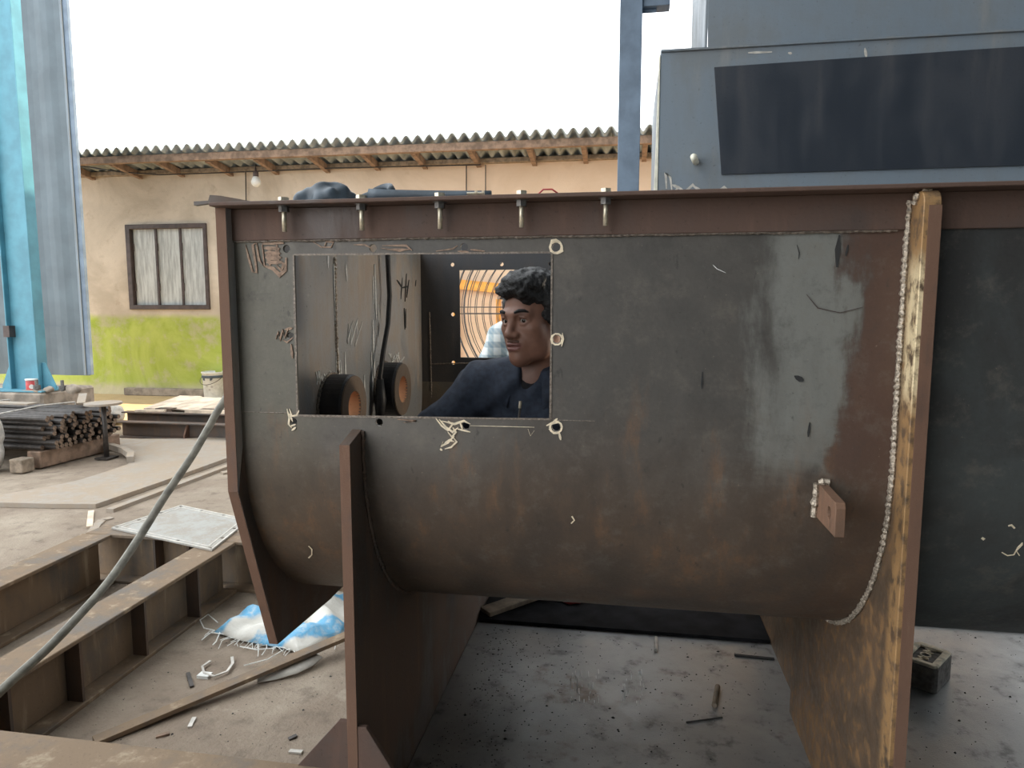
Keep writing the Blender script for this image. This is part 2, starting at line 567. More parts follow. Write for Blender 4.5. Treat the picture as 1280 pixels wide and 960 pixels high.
def bead(mb, pts, r, step=0.006):
    """a rippled weld bead along a polyline"""
    pts = [Vector(p) for p in pts]
    out, rs = [], []
    i = 0
    for a, b in zip(pts[:-1], pts[1:]):
        n = max(1, int((b - a).length / step))
        for k in range(n):
            out.append(a.lerp(b, k / n) + Vector([random.uniform(-1, 1) * r * 0.15 for _ in range(3)]))
            rs.append(r * (1.15 if i % 2 else 0.8) * random.uniform(0.85, 1.15))
            i += 1
    out.append(pts[-1]); rs.append(r)
    return mb.tube(out, rs, 6)


# implicit surfaces for bodies, cloth lumps and sacks ------------------------------------------------
class Sdf:
    def __init__(s, lo, hi, h):
        s.lo, s.h = np.array(lo, float), h
        s.n = np.ceil((np.array(hi, float) - s.lo) / h).astype(int) + 1
        s.F = np.full(s.n, 0.4, np.float32)

    def region(s, lo, hi, pad):
        a = np.maximum(np.floor((np.array(lo) - pad - s.lo) / s.h).astype(int), 0)
        b = np.minimum(np.ceil((np.array(hi) + pad - s.lo) / s.h).astype(int) + 1, s.n)
        if (b - a).min() <= 0:
            return None, None
        ax = [(s.lo[i] + s.h * np.arange(a[i], b[i])).astype(np.float32) for i in range(3)]
        return tuple(slice(a[i], b[i]) for i in range(3)), (ax[0][:, None, None], ax[1][None, :, None], ax[2][None, None, :])

    def comb(s, sl, d, k, sub):
        f = s.F[sl]
        if sub:
            h = np.maximum(k - np.abs(f + d), 0) / max(k, 1e-6)
            s.F[sl] = np.maximum(f, -d) + h * h * k * 0.25
        else:
            h = np.maximum(k - np.abs(f - d), 0) / max(k, 1e-6)
            s.F[sl] = np.minimum(f, d) - h * h * k * 0.25

    def cone(s, p, q, r0, r1=None, k=0.02, sub=False):
        p, q = np.array(p, float), np.array(q, float)
        r1 = r0 if r1 is None else r1
        R = max(r0, r1)
        sl, g = s.region(np.minimum(p, q) - R, np.maximum(p, q) + R, k + 3 * s.h)
        if sl is None:
            return
        d = q - p
        L = max(float(d @ d), 1e-9)
        v = [g[i] - p[i] for i in range(3)]
        t = np.clip((v[0] * d[0] + v[1] * d[1] + v[2] * d[2]) / L, 0, 1)
        dist = np.sqrt(sum((v[i] - t * d[i]) ** 2 for i in range(3))) - (r0 + (r1 - r0) * t)
        s.comb(sl, dist.astype(np.float32), k, sub)

    def chain(s, pts, rs, k=0.02):
        for a, b, r, q in zip(pts[:-1], pts[1:], rs[:-1], rs[1:]):
            s.cone(a, b, r, q, k)

    def ell(s, c, r, rot=None, k=0.02, sub=False):
        c, r = np.array(c, float), np.array(r, float)
        R = max(r) if rot is not None else r
        sl, g = s.region(c - R, c + R, k + 3 * s.h)
        if sl is None:
            return
        v = [g[i] - c[i] for i in range(3)]
        if rot is not None:
            v = [rot[0][i] * v[0] + rot[1][i] * v[1] + rot[2][i] * v[2] for i in range(3)]
        k0 = np.sqrt(sum((v[i] / r[i]) ** 2 for i in range(3)))
        k1 = np.sqrt(sum((v[i] / r[i] ** 2) ** 2 for i in range(3)))
        s.comb(sl, (k0 * (k0 - 1) / np.maximum(k1, 1e-6)).astype(np.float32), k, sub)

    def wrinkle(s, amp, freq, seed=0):
        g = [s.lo[i] + s.h * np.arange(s.n[i]) for i in range(3)]
        X, Y, Z = g[0][:, None, None], g[1][None, :, None], g[2][None, None, :]
        rs = np.random.RandomState(seed)
        for _ in range(4):
            a = rs.uniform(-1, 1, 3) * freq
            b = rs.uniform(-1, 1, 3) * freq * 0.6
            s.F += (amp * np.sin(a[0] * X + a[1] * Y + a[2] * Z + 1.5 * np.sin(b[0] * X + b[1] * Y + b[2] * Z))).astype(np.float32)

    def mesh(s):
        F, n = s.F, s.n
        sg = F < 0
        c = np.zeros(n - 1, np.int8)
        cs = [(i, j, k) for i in (0, 1) for j in (0, 1) for k in (0, 1)]
        for i, j, k in cs:
            c += sg[i:n[0] - 1 + i, j:n[1] - 1 + j, k:n[2] - 1 + k]
        mixed = (c > 0) & (c < 8)
        ci = np.argwhere(mixed)
        idx = np.full(n - 1, -1, np.int32)
        idx[mixed] = np.arange(len(ci))
        acc = np.zeros((len(ci), 3)); cnt = np.zeros(len(ci))
        for a in cs:
            for ax in range(3):
                if a[ax]:
                    continue
                b = list(a); b[ax] = 1
                fa = F[ci[:, 0] + a[0], ci[:, 1] + a[1], ci[:, 2] + a[2]]
                fb = F[ci[:, 0] + b[0], ci[:, 1] + b[1], ci[:, 2] + b[2]]
                m = (fa < 0) != (fb < 0)
                t = fa[m] / (fa[m] - fb[m])
                p = np.repeat(np.array([a], float), m.sum(), 0)
                p[:, ax] = t
                acc[m] += p; cnt[m] += 1
        V = s.lo + s.h * (ci + acc / cnt[:, None])
        Q = []
        for ax in range(3):
            o1, o2 = [(1, 2), (2, 0), (0, 1)][ax]
            A = np.moveaxis(sg, [ax, o1, o2], [0, 1, 2])
            I = np.moveaxis(idx, [ax, o1, o2], [0, 1, 2])
            e = A[:-1, 1:-1, 1:-1] != A[1:, 1:-1, 1:-1]
            w_ = np.argwhere(e)
            i, j, k = w_[:, 0], w_[:, 1], w_[:, 2]
            q = np.stack([I[i, j, k], I[i, j + 1, k], I[i, j + 1, k + 1], I[i, j, k + 1]], 1)
            fl = ~A[i, j + 1, k + 1]
            q[fl] = q[fl][:, ::-1]
            Q.append(q)
        return V, np.concatenate(Q)

    def obj(s, name, mat, parent=None, mi_fn=None, origin=None):
        V, Q = s.mesh()
        mb = MB()
        mats = mat if isinstance(mat, list) else [mat]
        off = OFF[parent.name] if parent is not None else (Vector(origin) if origin is not None else Vector(((V[:, 0].min() + V[:, 0].max()) / 2, (V[:, 1].min() + V[:, 1].max()) / 2, V[:, 2].min())))
        me = bpy.data.meshes.new(name)
        me.from_pydata((V - np.array(off)).tolist(), [], Q.tolist())
        for m in mats:
            me.materials.append(m)
        if mi_fn is not None:
            me.polygons.foreach_set('material_index', mi_fn(V[Q].mean(1)).astype(np.int32))
        me.polygons.foreach_set('use_smooth', np.ones(len(me.polygons), bool))
        o = bpy.data.objects.new(name, me)
        COL.objects.link(o)
        if parent is not None:
            o.parent = parent
        else:
            o.location = off
        OFF[o.name] = off
        return o


# ================================================================== THE SETTING
mb = MB()
NX, NY = 60, 60
gx = [-14 + 28 * i / NX for i in range(NX + 1)]
gy = [-9 + 24 * j / NY for j in range(NY + 1)]
for y in gy:
    for x in gx:
        flat = (-3.9 < x < 2.6 and -2 < y < 6.2)
        mb.v.append(Vector((x, y, 0.0 if flat or y > 8 else random.uniform(-0.012, 0.0))))
for j in range(NY):
    for i in range(NX):
        a = j * (NX + 1) + i
        mb.f.append([a, a + 1, a + NX + 2, a + NX + 1]); mb.mi.append(0)
struct(build('floor', mb, M['ground'], smooth=True, origin=(0, 0, 0)))

# roof over the work bay (outside the frame, it casts the shade the bay lies in)
RZ, RY = 7.0, 6.9
struct(build('ceiling_unseen', MB().box(-2.2, 9, -7, RY, RZ, RZ + 0.08), M['clad']))
struct(build('wall_right_unseen', MB().box(3.6, 3.7, -5, 3.2, 0, RZ), M['clad']))  # unseen wall, added to keep light off the right side
struct(build('wall_front_unseen', MB().box(-1.6, 3.6, -3.6, -3.5, 0, RZ), M['clad']))  # unseen wall behind the camera, added to cut the front light

# the low shed across the yard
WY = 8.57
WT = 2.99
win = (-6.69, -5.50, 1.17, 2.30)
mb = MB().prism([(-11, 0), (4.5, 0), (4.5, WT), (-11, WT)], [[(win[0], win[2]), (win[1], win[2]), (win[1], win[3]), (win[0], win[3])]],
                lambda u, v, d: (u, WY + d, v), 0.22)
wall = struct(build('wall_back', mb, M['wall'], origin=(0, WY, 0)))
struct(build('baseboard_back', MB().box(-6.8, -3.2, WY - 0.10, WY, 0, 0.10), M['concrete'], bevel=0.01))
wn = thing('window_1', (-6.1, WY, win[2]), '', '')
for k in ('label', 'category'):
    del wn[k]
struct(wn)
mb = MB().prism([(win[0], win[2]), (win[1], win[2]), (win[1], win[3]), (win[0], win[3])],
                [[(win[0] + .07, win[2] + .06), (win[1] - .05, win[2] + .06), (win[1] - .05, win[3] - .06), (win[0] + .07, win[3] - .06)]],
                lambda u, v, d: (u, WY - 0.03 + d, v), 0.10)
build('window_frame', mb, M['frame'], wn, bevel=0.006)
x0, x1 = win[0] + .07, win[1] - .05
cuts = [x0, x0 + 0.36, x0 + 0.72, x1]
for i in range(3):
    sh = build('shutter', MB().box(cuts[i] + .012, cuts[i + 1] - .012, WY + 0.02, WY + 0.05, win[2] + .055, win[3] - .055), M['shutter'], wn, bevel=0.004)
    mb = MB()
    for z in (win[2] + 0.30, win[3] - 0.30):
        mb.cyl((cuts[i] + .012, WY + .012, z - .05), (cuts[i] + .012, WY + .012, z + .05), 0.014, n=8)
    build('hinge', mb, M['frame'], sh)
build('backing', MB().box(win[0] + .01, win[1] - .01, WY + .08, WY + .10, win[2] + .01, win[3] - .01), M['frame'], wn)
for i in (1, 2):
    build('mullion', MB().box(cuts[i] - .014, cuts[i] + .014, WY - 0.0, WY + 0.06, win[2] + .06, win[3] - .06), M['frame'], wn)

# its corrugated roof
rf = thing('shed_roof', (-3, WY, 2.99), 'corrugated fibre cement shed roof with timber rafters above the peach wall', 'roof')
PITCH, AMP, RY0 = 0.137, 0.036, 7.9


def roof_z(y): return 3.075 - 0.14 * (y - RY0)


sheet = MB()
nw = 8 * 8 + 1
for y in (RY0, 9.4, 10.9):
    for i in range(nw):
        u = i / 8 * PITCH
        sheet.v.append(Vector((u, y, roof_z(y) + AMP * (1 + math.cos(2 * math.pi * i / 8)))))
for j in range(2):
    for i in range(nw - 1):
        a = j * nw + i
        sheet.f.append([a, a + 1, a + nw + 1, a + nw]); sheet.mi.append(0)
first = None
for k in range(14):
    X = -10.9 + k * PITCH * 7
    if first is None:
        first = build('roof_sheet', sheet, M['roofing'], rf, smooth=True)
        so_ = first.modifiers.new('thick', 'SOLIDIFY')
        so_.thickness = 0.012
        first.location = (X, 0, 0)
    else:
        shared('roof_sheet', first, rf, (X, random.uniform(-0.02, 0.02), 0.004 * (k % 2)), (0, 0, random.uniform(-0.002, 0.002)))
build('purlin', MB().box(-10.8, 3.2, RY0 + 0.06, RY0 + 0.13, roof_z(RY0) - 0.10, roof_z(RY0) - 0.012), M['timber'], rf, bevel=0.005)
build('wall_plate', MB().box(-10.8, 3.2, WY - 0.09, WY + 0.02, WT - 0.055, WT + 0.0), M['oldwood'], rf, bevel=0.005)
raf = None
for k in range(20):
    X = -10.4 + k * 0.66
    if raf is None:
        raf = build('rafter', MB().bar((0, RY0 + 0.13, roof_z(RY0 + .13) - 0.085), (0, 10.5, roof_z(10.5) - 0.085), 0.055, 0.08), M['timber'], rf)
        raf.location = (X, 0, 0)
    else:
        shared('rafter', raf, rf, (X + random.uniform(-.03, .03), 0, random.uniform(-.008, .004)))

# bulb and cables on the shed front
b = thing('light_bulb', tuple(at(320, 216, Y=8.28)), 'white globe light bulb hanging below the shed eave', 'bulb')
c0 = at(320, 226, Y=8.28)
build('globe', MB().lathe([(0.0001, -.075), (.03, -.07), (.055, -.04), (.06, -.01), (.045, .03), (.03, .05), (.028, .06)], c0, 16), M['white'], b, smooth=True)
build('holder', MB().lathe([(.03, .05), (.035, .055), (.033, .11), (.012, .125), (.006, .20), (.0001, .2)], c0, 12), M['frame'], b, smooth=True)


def wire(pts, r, name, mat, label, cat='cable', group=None):
    o = build(name, MB().tube(pts, r, 6), mat, smooth=True)
    return tag(o, label, cat, group)


ev = [at(100, 207, Y=8.2), at(150, 215, Y=8.3), at(200, 218.5, Y=8.35), at(260, 216.5, Y=8.4), at(420, 210, Y=8.42), at(600, 206, Y=8.42)]
wire(ev, 0.008, 'eave_cable', M['rubber'], 'dark cable sagging along the shed eave near its left end')
wire([at(307, 213, Y=8.52), at(308, 270, Y=8.52)], 0.007, 'wall_cable', M['rubber'], 'thin cable running down the peach wall beside the bulb')
wire([at(583, 207, Y=8.52), at(583, 300, Y=8.52)], 0.007, 'wall_cable', M['rubber'], 'left one of the pair of thin cables down the peach wall')
wire([at(607, 206, Y=8.52), at(607, 300, Y=8.52)], 0.006, 'wall_cable', M['rubber'], 'right one of the pair of thin cables down the peach wall')
wire([at(718, 78, Y=11), at(742, 40, Y=11), at(775, -25, Y=11)] if False else [at(690, 125, Y=12), at(766, 0, Y=10.5), at(800, -60, Y=9.8)], 0.0045, 'overhead_wire', M['paper'], 'thin pale wire slanting through the white sky')

# palm tuft over the roof at the left
pt = thing('palm_plant', tuple(at(115, 260, Y=12.0)), 'pale green palm tuft poking above the shed roof by the cladding', 'plant')
pb = at(112, 240, Y=12.0)
build('stem', MB().cyl((pb.x, pb.y, 0), pb, 0.07, 0.05, 8), M['timber'], pt)
pt.location.z = 0
OFF[pt.name] = Vector((pt.location.x, pt.location.y, 0))
for ch in list(COL.objects):
    if ch.parent == pt:
        for v in ch.data.vertices:
            pass
for k in range(13):
    an = k * 2.4
    L = random.uniform(0.7, 1.0)
    mb = MB()
    prev = None
    pts = []
    for t in (0, .3, .6, .85, 1):
        pts.append(pb + Vector((math.cos(an) * L * 0.75 * t, math.sin(an) * L * 0.75 * t, L * (1.05 * t - 0.55 * t * t * (1 + .4 * (k % 3))))))
    mb.ribbon(pts, 0.07, (math.sin(an) * .3, math.cos(an) * .3, 0.9), 0.006)
    build('frond', mb, M['leaf'], pt)

# ================================================================== BLUE COLUMN, PEDESTAL, CLADDING (left)
CX, CY = -5.03, 5.5
ped = MB().box(-6.2, -5.08, 5.32, 5.95, 0, 0.45)
pedo = tag(build('concrete_pedestal', ped, M['concrete'], bevel=0.02), 'rough concrete pedestal carrying the blue steel column', 'pedestal')
# H column: flanges in YZ, web in XZ
colx = at(52, 440, Y=CY).x
col = thing('steel_column', (colx - .15, CY, 0.45), 'tall teal blue steel column bolted to the concrete pedestal', 'column')
xr, xl = colx, colx - 0.30
build('flange', MB().box(xr - .014, xr, CY - 0.055, CY + .055, 0.464, RZ), M['blue'], col, bevel=0.003)
build('flange', MB().box(xl, xl + .014, CY - 0.055, CY + .055, 0.464, RZ), M['blue'], col, bevel=0.003)
build('web', MB().box(xl + .014, xr - .014, CY - .005, CY + .007, 0.464, RZ), M['blue'], col)
build('base_plate', MB().box(xl - .16, xr + .13, CY - 0.17, CY + .2, 0.45, 0.464), M['blue'], col, bevel=0.002)
for sx, xe in ((1, xr), (-1, xl)):
    mb = MB().prism([(0, 0.464), (sx * 0.13, 0.464), (sx * 0.13, 0.49), (sx * 0.03, 0.70), (0, 0.70)], [], lambda u, v, d, xe=xe: (xe + u, CY - 0.007 + d, v), 0.014)
    build('gusset', mb, M['blue'], col, bevel=0.002)
mb = MB().prism([(0, 0.464), (-0.14, 0.464), (-0.14, 0.47), (-.02, 0.70), (0, 0.70)], [], lambda u, v, d: (xr - .016 + d, CY - .13 + u + .14 * 0, v), 0.014)
for yy in (4.4, 2.4, 0.8):
    pass
build('splice_band', MB().box(xl - .012, xl + .05, CY - 0.07, CY + .07, at(10, 421, Y=CY).z, at(10, 407, Y=CY).z), M['frame'], col)
for px in (46, 78):
    p = at(px, 483, Y=CY - .13)
    mb = MB().cyl((p.x, p.y, .464), (p.x, p.y, .56), 0.014, n=8)
    mb.cyl((p.x, p.y, .474), (p.x, p.y, .512), 0.03, n=6)
    build('anchor_bolt', mb, M['nut'], col)

# slate cladding hanging behind the column
CLY = 6.75
cb = at(90, 468, Y=CLY).z
cr = at(116, 468, Y=CLY).x
cl = thing('cladding_panel', (cr - .9, CLY, cb), 'slate grey sheet cladding hanging behind the blue column', 'cladding')
zs = [cb, at(90, 409, Y=CLY).z, at(90, 261, Y=CLY).z, at(90, 90, Y=CLY).z, RZ]
for a, b_ in zip(zs[:-1], zs[1:]):
    mb = MB()
    n = 24
    X0 = cr - 1.9
    for z in (a - .01, b_ + .01):
        for i in range(n + 1):
            mb.v.append(Vector((X0 + 1.86 * i / n, CLY + (0.0, 0.0, 0.012, 0.012)[i % 4] + (.012 if z < (a + b_) / 2 else 0), z)))
    for i in range(n):
        mb.f.append([i, i + 1, n + 2 + i, n + 1 + i]); mb.mi.append(0)
    sh = build('cladding_sheet', mb, M['clad'], cl)
    sm = sh.modifiers.new('thick', 'SOLIDIFY'); sm.thickness = 0.006
build('edge_trim', MB().box(cr - .055, cr - .0, CLY - .02, CLY + .02, cb, RZ), M['postblue'], cl, bevel=0.003)
tr = build('trim_bead', MB().box(cr - .08, cr - .058, CLY - .035, CLY - .01, cb, RZ), M['hopper'], cl)

# red can on the pedestal
p = at(40, 486, Y=5.42)
cn = thing('paint_can', (p.x, 5.42, .45), 'small red can with a pale lid on the concrete pedestal', 'can')
build('body', MB().lathe([(.0001, 0), (.043, 0), (.045, .005), (.045, .093), (.043, .098), (.0001, .098)], (p.x, 5.42, .45), 20), M['red'], cn, smooth=True)
build('lid', MB().lathe([(.047, .0985), (.05, .105), (.05, .112), (.0001, .112)], (p.x, 5.42, .45), 20), M['white'], cn, smooth=True)
build('badge', MB().cyl((p.x + .03, 5.42 - .033, .495), (p.x + .0335, 5.42 - .037, .495), .02, n=14), M['white'], cn)
# rubble on the pedestal
for px, sc, lab in ((60, .035, 'small grey stone on the pedestal left of the column gusset'), (92, .05, 'larger mortar lump on the pedestal right of the column')):
    p = at(px, 486, Y=5.40)
    s_ = Sdf((p.x - .12, 5.28, .44), (p.x + .12, 5.52, .56), .008)
    s_.ell((p.x, 5.40, .45 + sc * .6), (sc * 1.3, sc, sc * .8)); s_.wrinkle(.004, 60, 3)
    tag(s_.obj('rubble_stone', M['concrete']), lab, 'stone')
tag(build('steel_offcut', MB().bar((-5.30, 5.385, .452), (-5.12, 5.365, .452), .08, .015), M['yardplate'], bevel=.002), 'flat rusty offcut lying on the pedestal in front of the column', 'offcut')

# ================================================================== ROD BUNDLE
ax = Vector((-1, 0.06, 0)).normalized()     # direction the rods run away to
side = Vector((0.06, 1, 0)).normalized()
RB = Vector((-4.27, 4.50, 0))               # front lower end corner of the bundle
bd = thing('rod_bundle', (RB.x - .5, RB.y + .35, 0), 'bundle of dark steel rods tied with wire in front of the pedestal', 'rods')
rodm = None
rad = 0.019
for row in range(7):
    for k in range(17):
        if row == 6 and random.random() < .35:
            continue
        p = RB + side * (k * 0.040 + (row % 2) * .019) + Vector((0, 0, .152 + row * .036 + random.uniform(-.003, .003)))
        p -= ax * random.uniform(-.06, .06)
        if rodm is None:
            mb = MB().tube([(0, 0, 0), tuple(ax * 1.9)], rad, 8, True)
            mb.mi[-2] = 1
            rodm = build('rod', mb, [M['rod'], M['rodend']], bd, smooth=False)
            for v in rodm.data.vertices:
                v.co += OFF[bd.name]
            rodm.location = p - OFF[bd.name]
        else:
            shared('rod', rodm, bd, p - OFF[bd.name], (0, random.uniform(-.006, .006), random.uniform(-.015, .015)))
for t in (.42, 1.1):
    o0 = RB + ax * t
    loop = []
    for u, v in ((-.03, .14), (-.03, .28), (-.02, .395), (.35, .41), (.68, .395), (.70, .30), (.70, .14), (.35, .128), (-.03, .14)):
        loop.append(o0 + side * u + Vector((0, 0, v)))
    build('tie_wire', MB().tube(loop, .006, 6), M['paper'], bd)
for i, (t, lab) in enumerate(((.10, 'grey timber sleeper under the near end of the rod bundle'), (1.2, 'dark timber sleeper under the far left end of the rod bundle'))):
    q0 = RB + ax * t - side * .04
    tag(build('timber_sleeper', MB().bar(tuple(q0), tuple(q0 + side * .78), .12, .125), M['timber'], bevel=.006), lab, 'sleeper', 'sleepers under the rods')
tag(build('timber_block', MB().box(-4.42, -4.31, 4.30, 4.41, 0, .10), M['oldwood'], bevel=.006), 'short square timber block on the ground beside the rod bundle', 'block')
q1 = RB + side * .35 + Vector((0, 0, .415))
tag(build('flat_offcut', MB().bar(tuple(q1 + ax * .5), tuple(q1 + ax * 1.2), .10, .012), M['yardplate']), 'flat steel strip lying on top of the rod bundle', 'offcut')
q1 += side * .12
tag(build('bracket_offcut', MB().bar(tuple(q1 + ax * .15), tuple(q1 + side * .2 + ax * .32 + Vector((0, 0, .05))), .06, .01), M['yardplate']), 'small bent steel offcut leaning on top of the rod bundle', 'offcut')

# stand with a round top
p = at(129, 503, Y=4.86)
st = thing('round_stand', (p.x, p.y, 0), 'small steel stand with a round plate top beside the rod bundle', 'stand')
build('round_top', MB().lathe([(.0001, 0), (.135, 0), (.135, .018), (.0001, .018)], (p.x, p.y, p.z - .018), 28), M['yardplate'], st, bevel=.002)
build('post', MB().cyl((p.x, p.y, .012), (p.x, p.y, p.z - .018), .019, n=12), M['rod'], st, smooth=True)
build('foot_plate', MB().box(p.x - .06, p.x + .06, p.y - .06, p.y + .06, 0, .012), M['rod'], st)
# curved channel on the ground
arc = [at(118, 560, Z=.02), at(140, 563, Z=.02), at(156, 568, Z=.02), at(164, 574, Z=.02), at(163, 580, Z=.02)]
mb = MB()
for a, b_ in zip(arc[:-1], arc[1:]):
    mb.bar((a.x, a.y, 0.031), (b_.x, b_.y, 0.031), .05, .045)
tag(build('curved_channel', mb, M['yardplate']), 'short curved steel strip on the yard plate beside the round stand', 'strip')

# ================================================================== YARD PLATE with curved cut
out = [at(-60, 634, Z=0), at(0, 634, Z=0), at(60, 635.5, Z=0), at(120, 636, Z=0), at(200, 608, Z=0), at(300, 571, Z=0)]
back = [at(300, 545, Z=0), at(240, 552, Z=0), at(120, 553, Z=0), at(150, 566, Z=0), at(168, 575, Z=0), at(160, 585, Z=0), at(140, 592, Z=0), at(100, 605, Z=0), at(60, 614, Z=0), at(0, 624, Z=0), at(-60, 630, Z=0)]
mb = MB().prism([(q.x, q.y) for q in out + back], [], lambda u, v, d: (u, v, d), 0.03)
tag(build('yard_plate', mb, M['yardplate'], bevel=.002), 'large flat steel plate with a curved cut lying on the yard', 'plate')
e0, e1 = at(128, 640, Z=0), at(300, 576, Z=0)
dd = (e1 - e0).normalized(); nn = Vector((dd.y, -dd.x, 0))
tag(build('edge_strip', MB().bar(tuple(e0 + nn * .05), tuple(e1 + nn * .05), .05, .022), M['yardplate']), 'narrow steel strip lying along the lower edge of the yard plate', 'strip')
e2, e3 = at(262, 592, Z=0), at(300, 586, Z=0)
tag(build('edge_offcut', MB().bar(tuple(e2 + nn * .1), tuple(e3 + nn * .1), .06, .015), M['yardplate']), 'short pale offcut beside the tank end on the yard', 'offcut')
tag(build('scrap_strip', MB().bar(tuple(at(112, 660, Z=0)), tuple(at(114, 640, Z=0)), .03, .01), M['slab']), 'short pale scrap strip below the yard plate corner', 'strip')
mb = MB()
cs = [at(112, 676, Z=.0), at(115, 666, Z=.0), at(121, 657, Z=.0), at(128, 651, Z=.0), at(140, 648, Z=.0)]
for a, b_ in zip(cs[:-1], cs[1:]):
    mb.bar(a, b_, .045, .008)
tag(build('curved_scrap', mb, M['yardplate']), 'curled sliver of scrap steel below the yard plate corner', 'scrap')

# ================================================================== STACK OF BEAMS at the yard edge
y0 = 5.6
xa, xb = at(146, 548, Y=y0).x, -2.9


def channel(mb, x0, x1, y, z0, h, fl):
    mb.box(x0, x1, y + fl - .012, y + fl, z0 + .012, z0 + h - .012)
    mb.box(x0, x1, y, y + fl, z0, z0 + .012)
    mb.box(x0, x1, y, y + fl, z0 + h - .012, z0 + h)
    return mb


sb = thing('channel_beam', ((xa + xb) / 2, y0 + .05, 0), 'dark steel channel beam lowest at the front of the beam stack', 'beam', 'beams in the stack')
build('channel', channel(MB(), xa, xb, y0, 0.012, .15, .09), M['dark'], sb, bevel=.002)
build('stiffener', MB().prism([(0, .024), (.07, .024), (.07, .05), (.012, .15), (0, .15)], [], lambda u, v, d: (at(228, 540, Y=y0).x + d, y0 + .078 - u, v), .015), M['edge'], sb)
tag(build('packing_strip', MB().box(xa - .02, xa + .55, y0 - .06, y0 + .02, 0, .011), M['slab']), 'pale packing strip under the left end of the channel beam', 'strip', 'packing strips under the channel')
tag(build('packing_strip', MB().box(at(212, 548, Y=y0).x, xb, y0 - .06, y0 + .02, 0, .011), M['slab']), 'pale packing strip under the right part of the channel beam', 'strip', 'packing strips under the channel')
xa2 = at(160, 520, Y=5.95).x
sb2 = thing('channel_beam', ((xa2 + xb) / 2, 5.9, 0), 'second dark channel beam lying behind the lowest one in the stack', 'beam', 'beams in the stack')
build('channel', channel(MB(), xa2, xb, 5.86, 0.0, .21, .09), M['dark'], sb2, bevel=.002)
xa3 = at(186, 505, Y=6.2).x
tag(build('flat_bar', MB().bar((at(172, 515, Y=5.9).x, 5.88, .2115), (at(205, 515, Y=5.9).x, 5.92, .2115), .045, .02), M['slab']), 'pale flat bar lying on the left end of the stacked channels', 'bar', 'flat bars on the beam stack')
tag(build('flat_bar', MB().bar((at(232, 515, Y=5.9).x, 5.91, .2115), (at(282, 515, Y=5.9).x, 5.91, .2115), .05, .03), M['slab']), 'pale flat bar lying on the right part of the stacked channels', 'bar', 'flat bars on the beam stack')
tag(build('steel_box_beam', MB().box(xa3, xb, 6.10, 6.22, 0, .20), M['dark'], bevel=.004), 'dark box beam at the back of the beam stack', 'beam', 'beams in the stack')
# pale sheets leaning on the box beam
for i, (pxa, pxb, rot, lab) in enumerate(((196, 226, .0, 'pale dusty sheet leaning on the box beam, the left one'), (224, 262, .0, 'pale dusty sheet leaning on the box beam, the middle one'), (258, 300, 0, 'pale dusty sheet leaning on the box beam, the right one'))):
    A, B = at(pxa, 518, Y=6.26), at(pxb, 518, Y=6.26)
    zt = .205
    mb = MB().prism([(A.x, 0), (B.x - .012, 0), (B.x + .008, .56 - .06 * i), (A.x + .02, .56 - .04 * i)], [], lambda u, v, d: (u, 6.07 + v * .97, zt + v * 0.10 + d), .014)
    tag(build('leaning_sheet', mb, M['slab'], bevel=.002), lab, 'sheet', 'pale sheets on the beam stack')
for i, (pxa, pxb, lab) in enumerate(((197, 217, 'dark bracket on the beam stack below the left pale sheet'), (250, 281, 'dark bracket on the beam stack below the right pale sheet'))):
    A, B = at(pxa, 513, Y=6.0), at(pxb, 513, Y=6.0)
    mb = MB().box(A.x, B.x, 5.965, 5.975, 0.0, .235).box(A.x, B.x, 5.975, 6.05, .225, .235)
    tag(build('steel_bracket', mb, M['dark']), lab, 'bracket', 'brackets on the beam stack')

# pail by the wall
p = at(268, 497, Z=0)
bk = thing('plastic_pail', (p.x, p.y, 0), 'stained white plastic pail in front of the green-tinted foot of the wall', 'pail')
build('body', MB().lathe([(.0001, 0), (.12, 0), (.125, .01), (.14, .33), (.15, .335), (.15, .35), (.135, .35), (.12, .05), (.0001, .04)], (p.x, p.y, 0), 28), M['white'], bk, smooth=True)
build('rim_band', MB().lathe([(.142, .27), (.147, .275), (.147, .30), (.142, .305)], (p.x, p.y, 0), 28), M['tarp'], bk, smooth=True)
hb = [(p.x + .148 * math.cos(a), p.y - .02 - .05 * abs(math.sin(a)), .29 - .10 * math.sin(a)) for a in np.linspace(0.0, math.pi, 12)]
hb = [(q[0], q[1] - .12 * math.sin(a), q[2]) for q, a in zip(hb, np.linspace(0.0, math.pi, 12))]
build('handle', MB().tube(hb, .004, 6), M['galv'], bk, smooth=True)
for k, (dx, dz, r) in enumerate(((-.05, .26, .022), (.04, .265, .024), (-.015, .17, .014), (.02, .12, .012), (.05, .16, .012))):
    yy = p.y - math.sqrt(max(.001, .135 ** 2 - dx * dx))
    build('stain', MB().cyl((p.x + dx, yy - .004, dz), (p.x + dx, yy + .01, dz), r, n=10), M['tarp' if k < 2 else 'paper'], bk)

# sacks
p = at(139, 527, Y=6.35)
s_ = Sdf((p.x - .3, 6.1, -.02), (p.x + .3, 6.6, .38), .012)
s_.ell((p.x, 6.35, .09), (.135, .12, .10)); s_.ell((p.x + .03, 6.35, .15), (.08, .08, .06)); s_.wrinkle(.006, 45, 5)
s_.F[:, :, :2] = .1
tag(s_.obj('white_sack', M['paper']), 'crumpled white plastic sack on the sand behind the round stand', 'sack')
p = at(-8, 590, Z=0)
s_ = Sdf((p.x - .35, p.y - .3, -.02), (p.x + .25, p.y + .3, .62), .012)
s_.ell((p.x - .08, p.y, .30), (.14, .14, .16)); s_.ell((p.x - .06, p.y, .44), (.11, .11, .12)); s_.ell((p.x - .08, p.y, .12), (.13, .13, .14)); s_.wrinkle(.006, 30, 6)
s_.F[:, :, :2] = .1
tag(s_.obj('white_sack', M['paper']), 'tall off-white sack cut off by the left edge of the photo', 'sack')
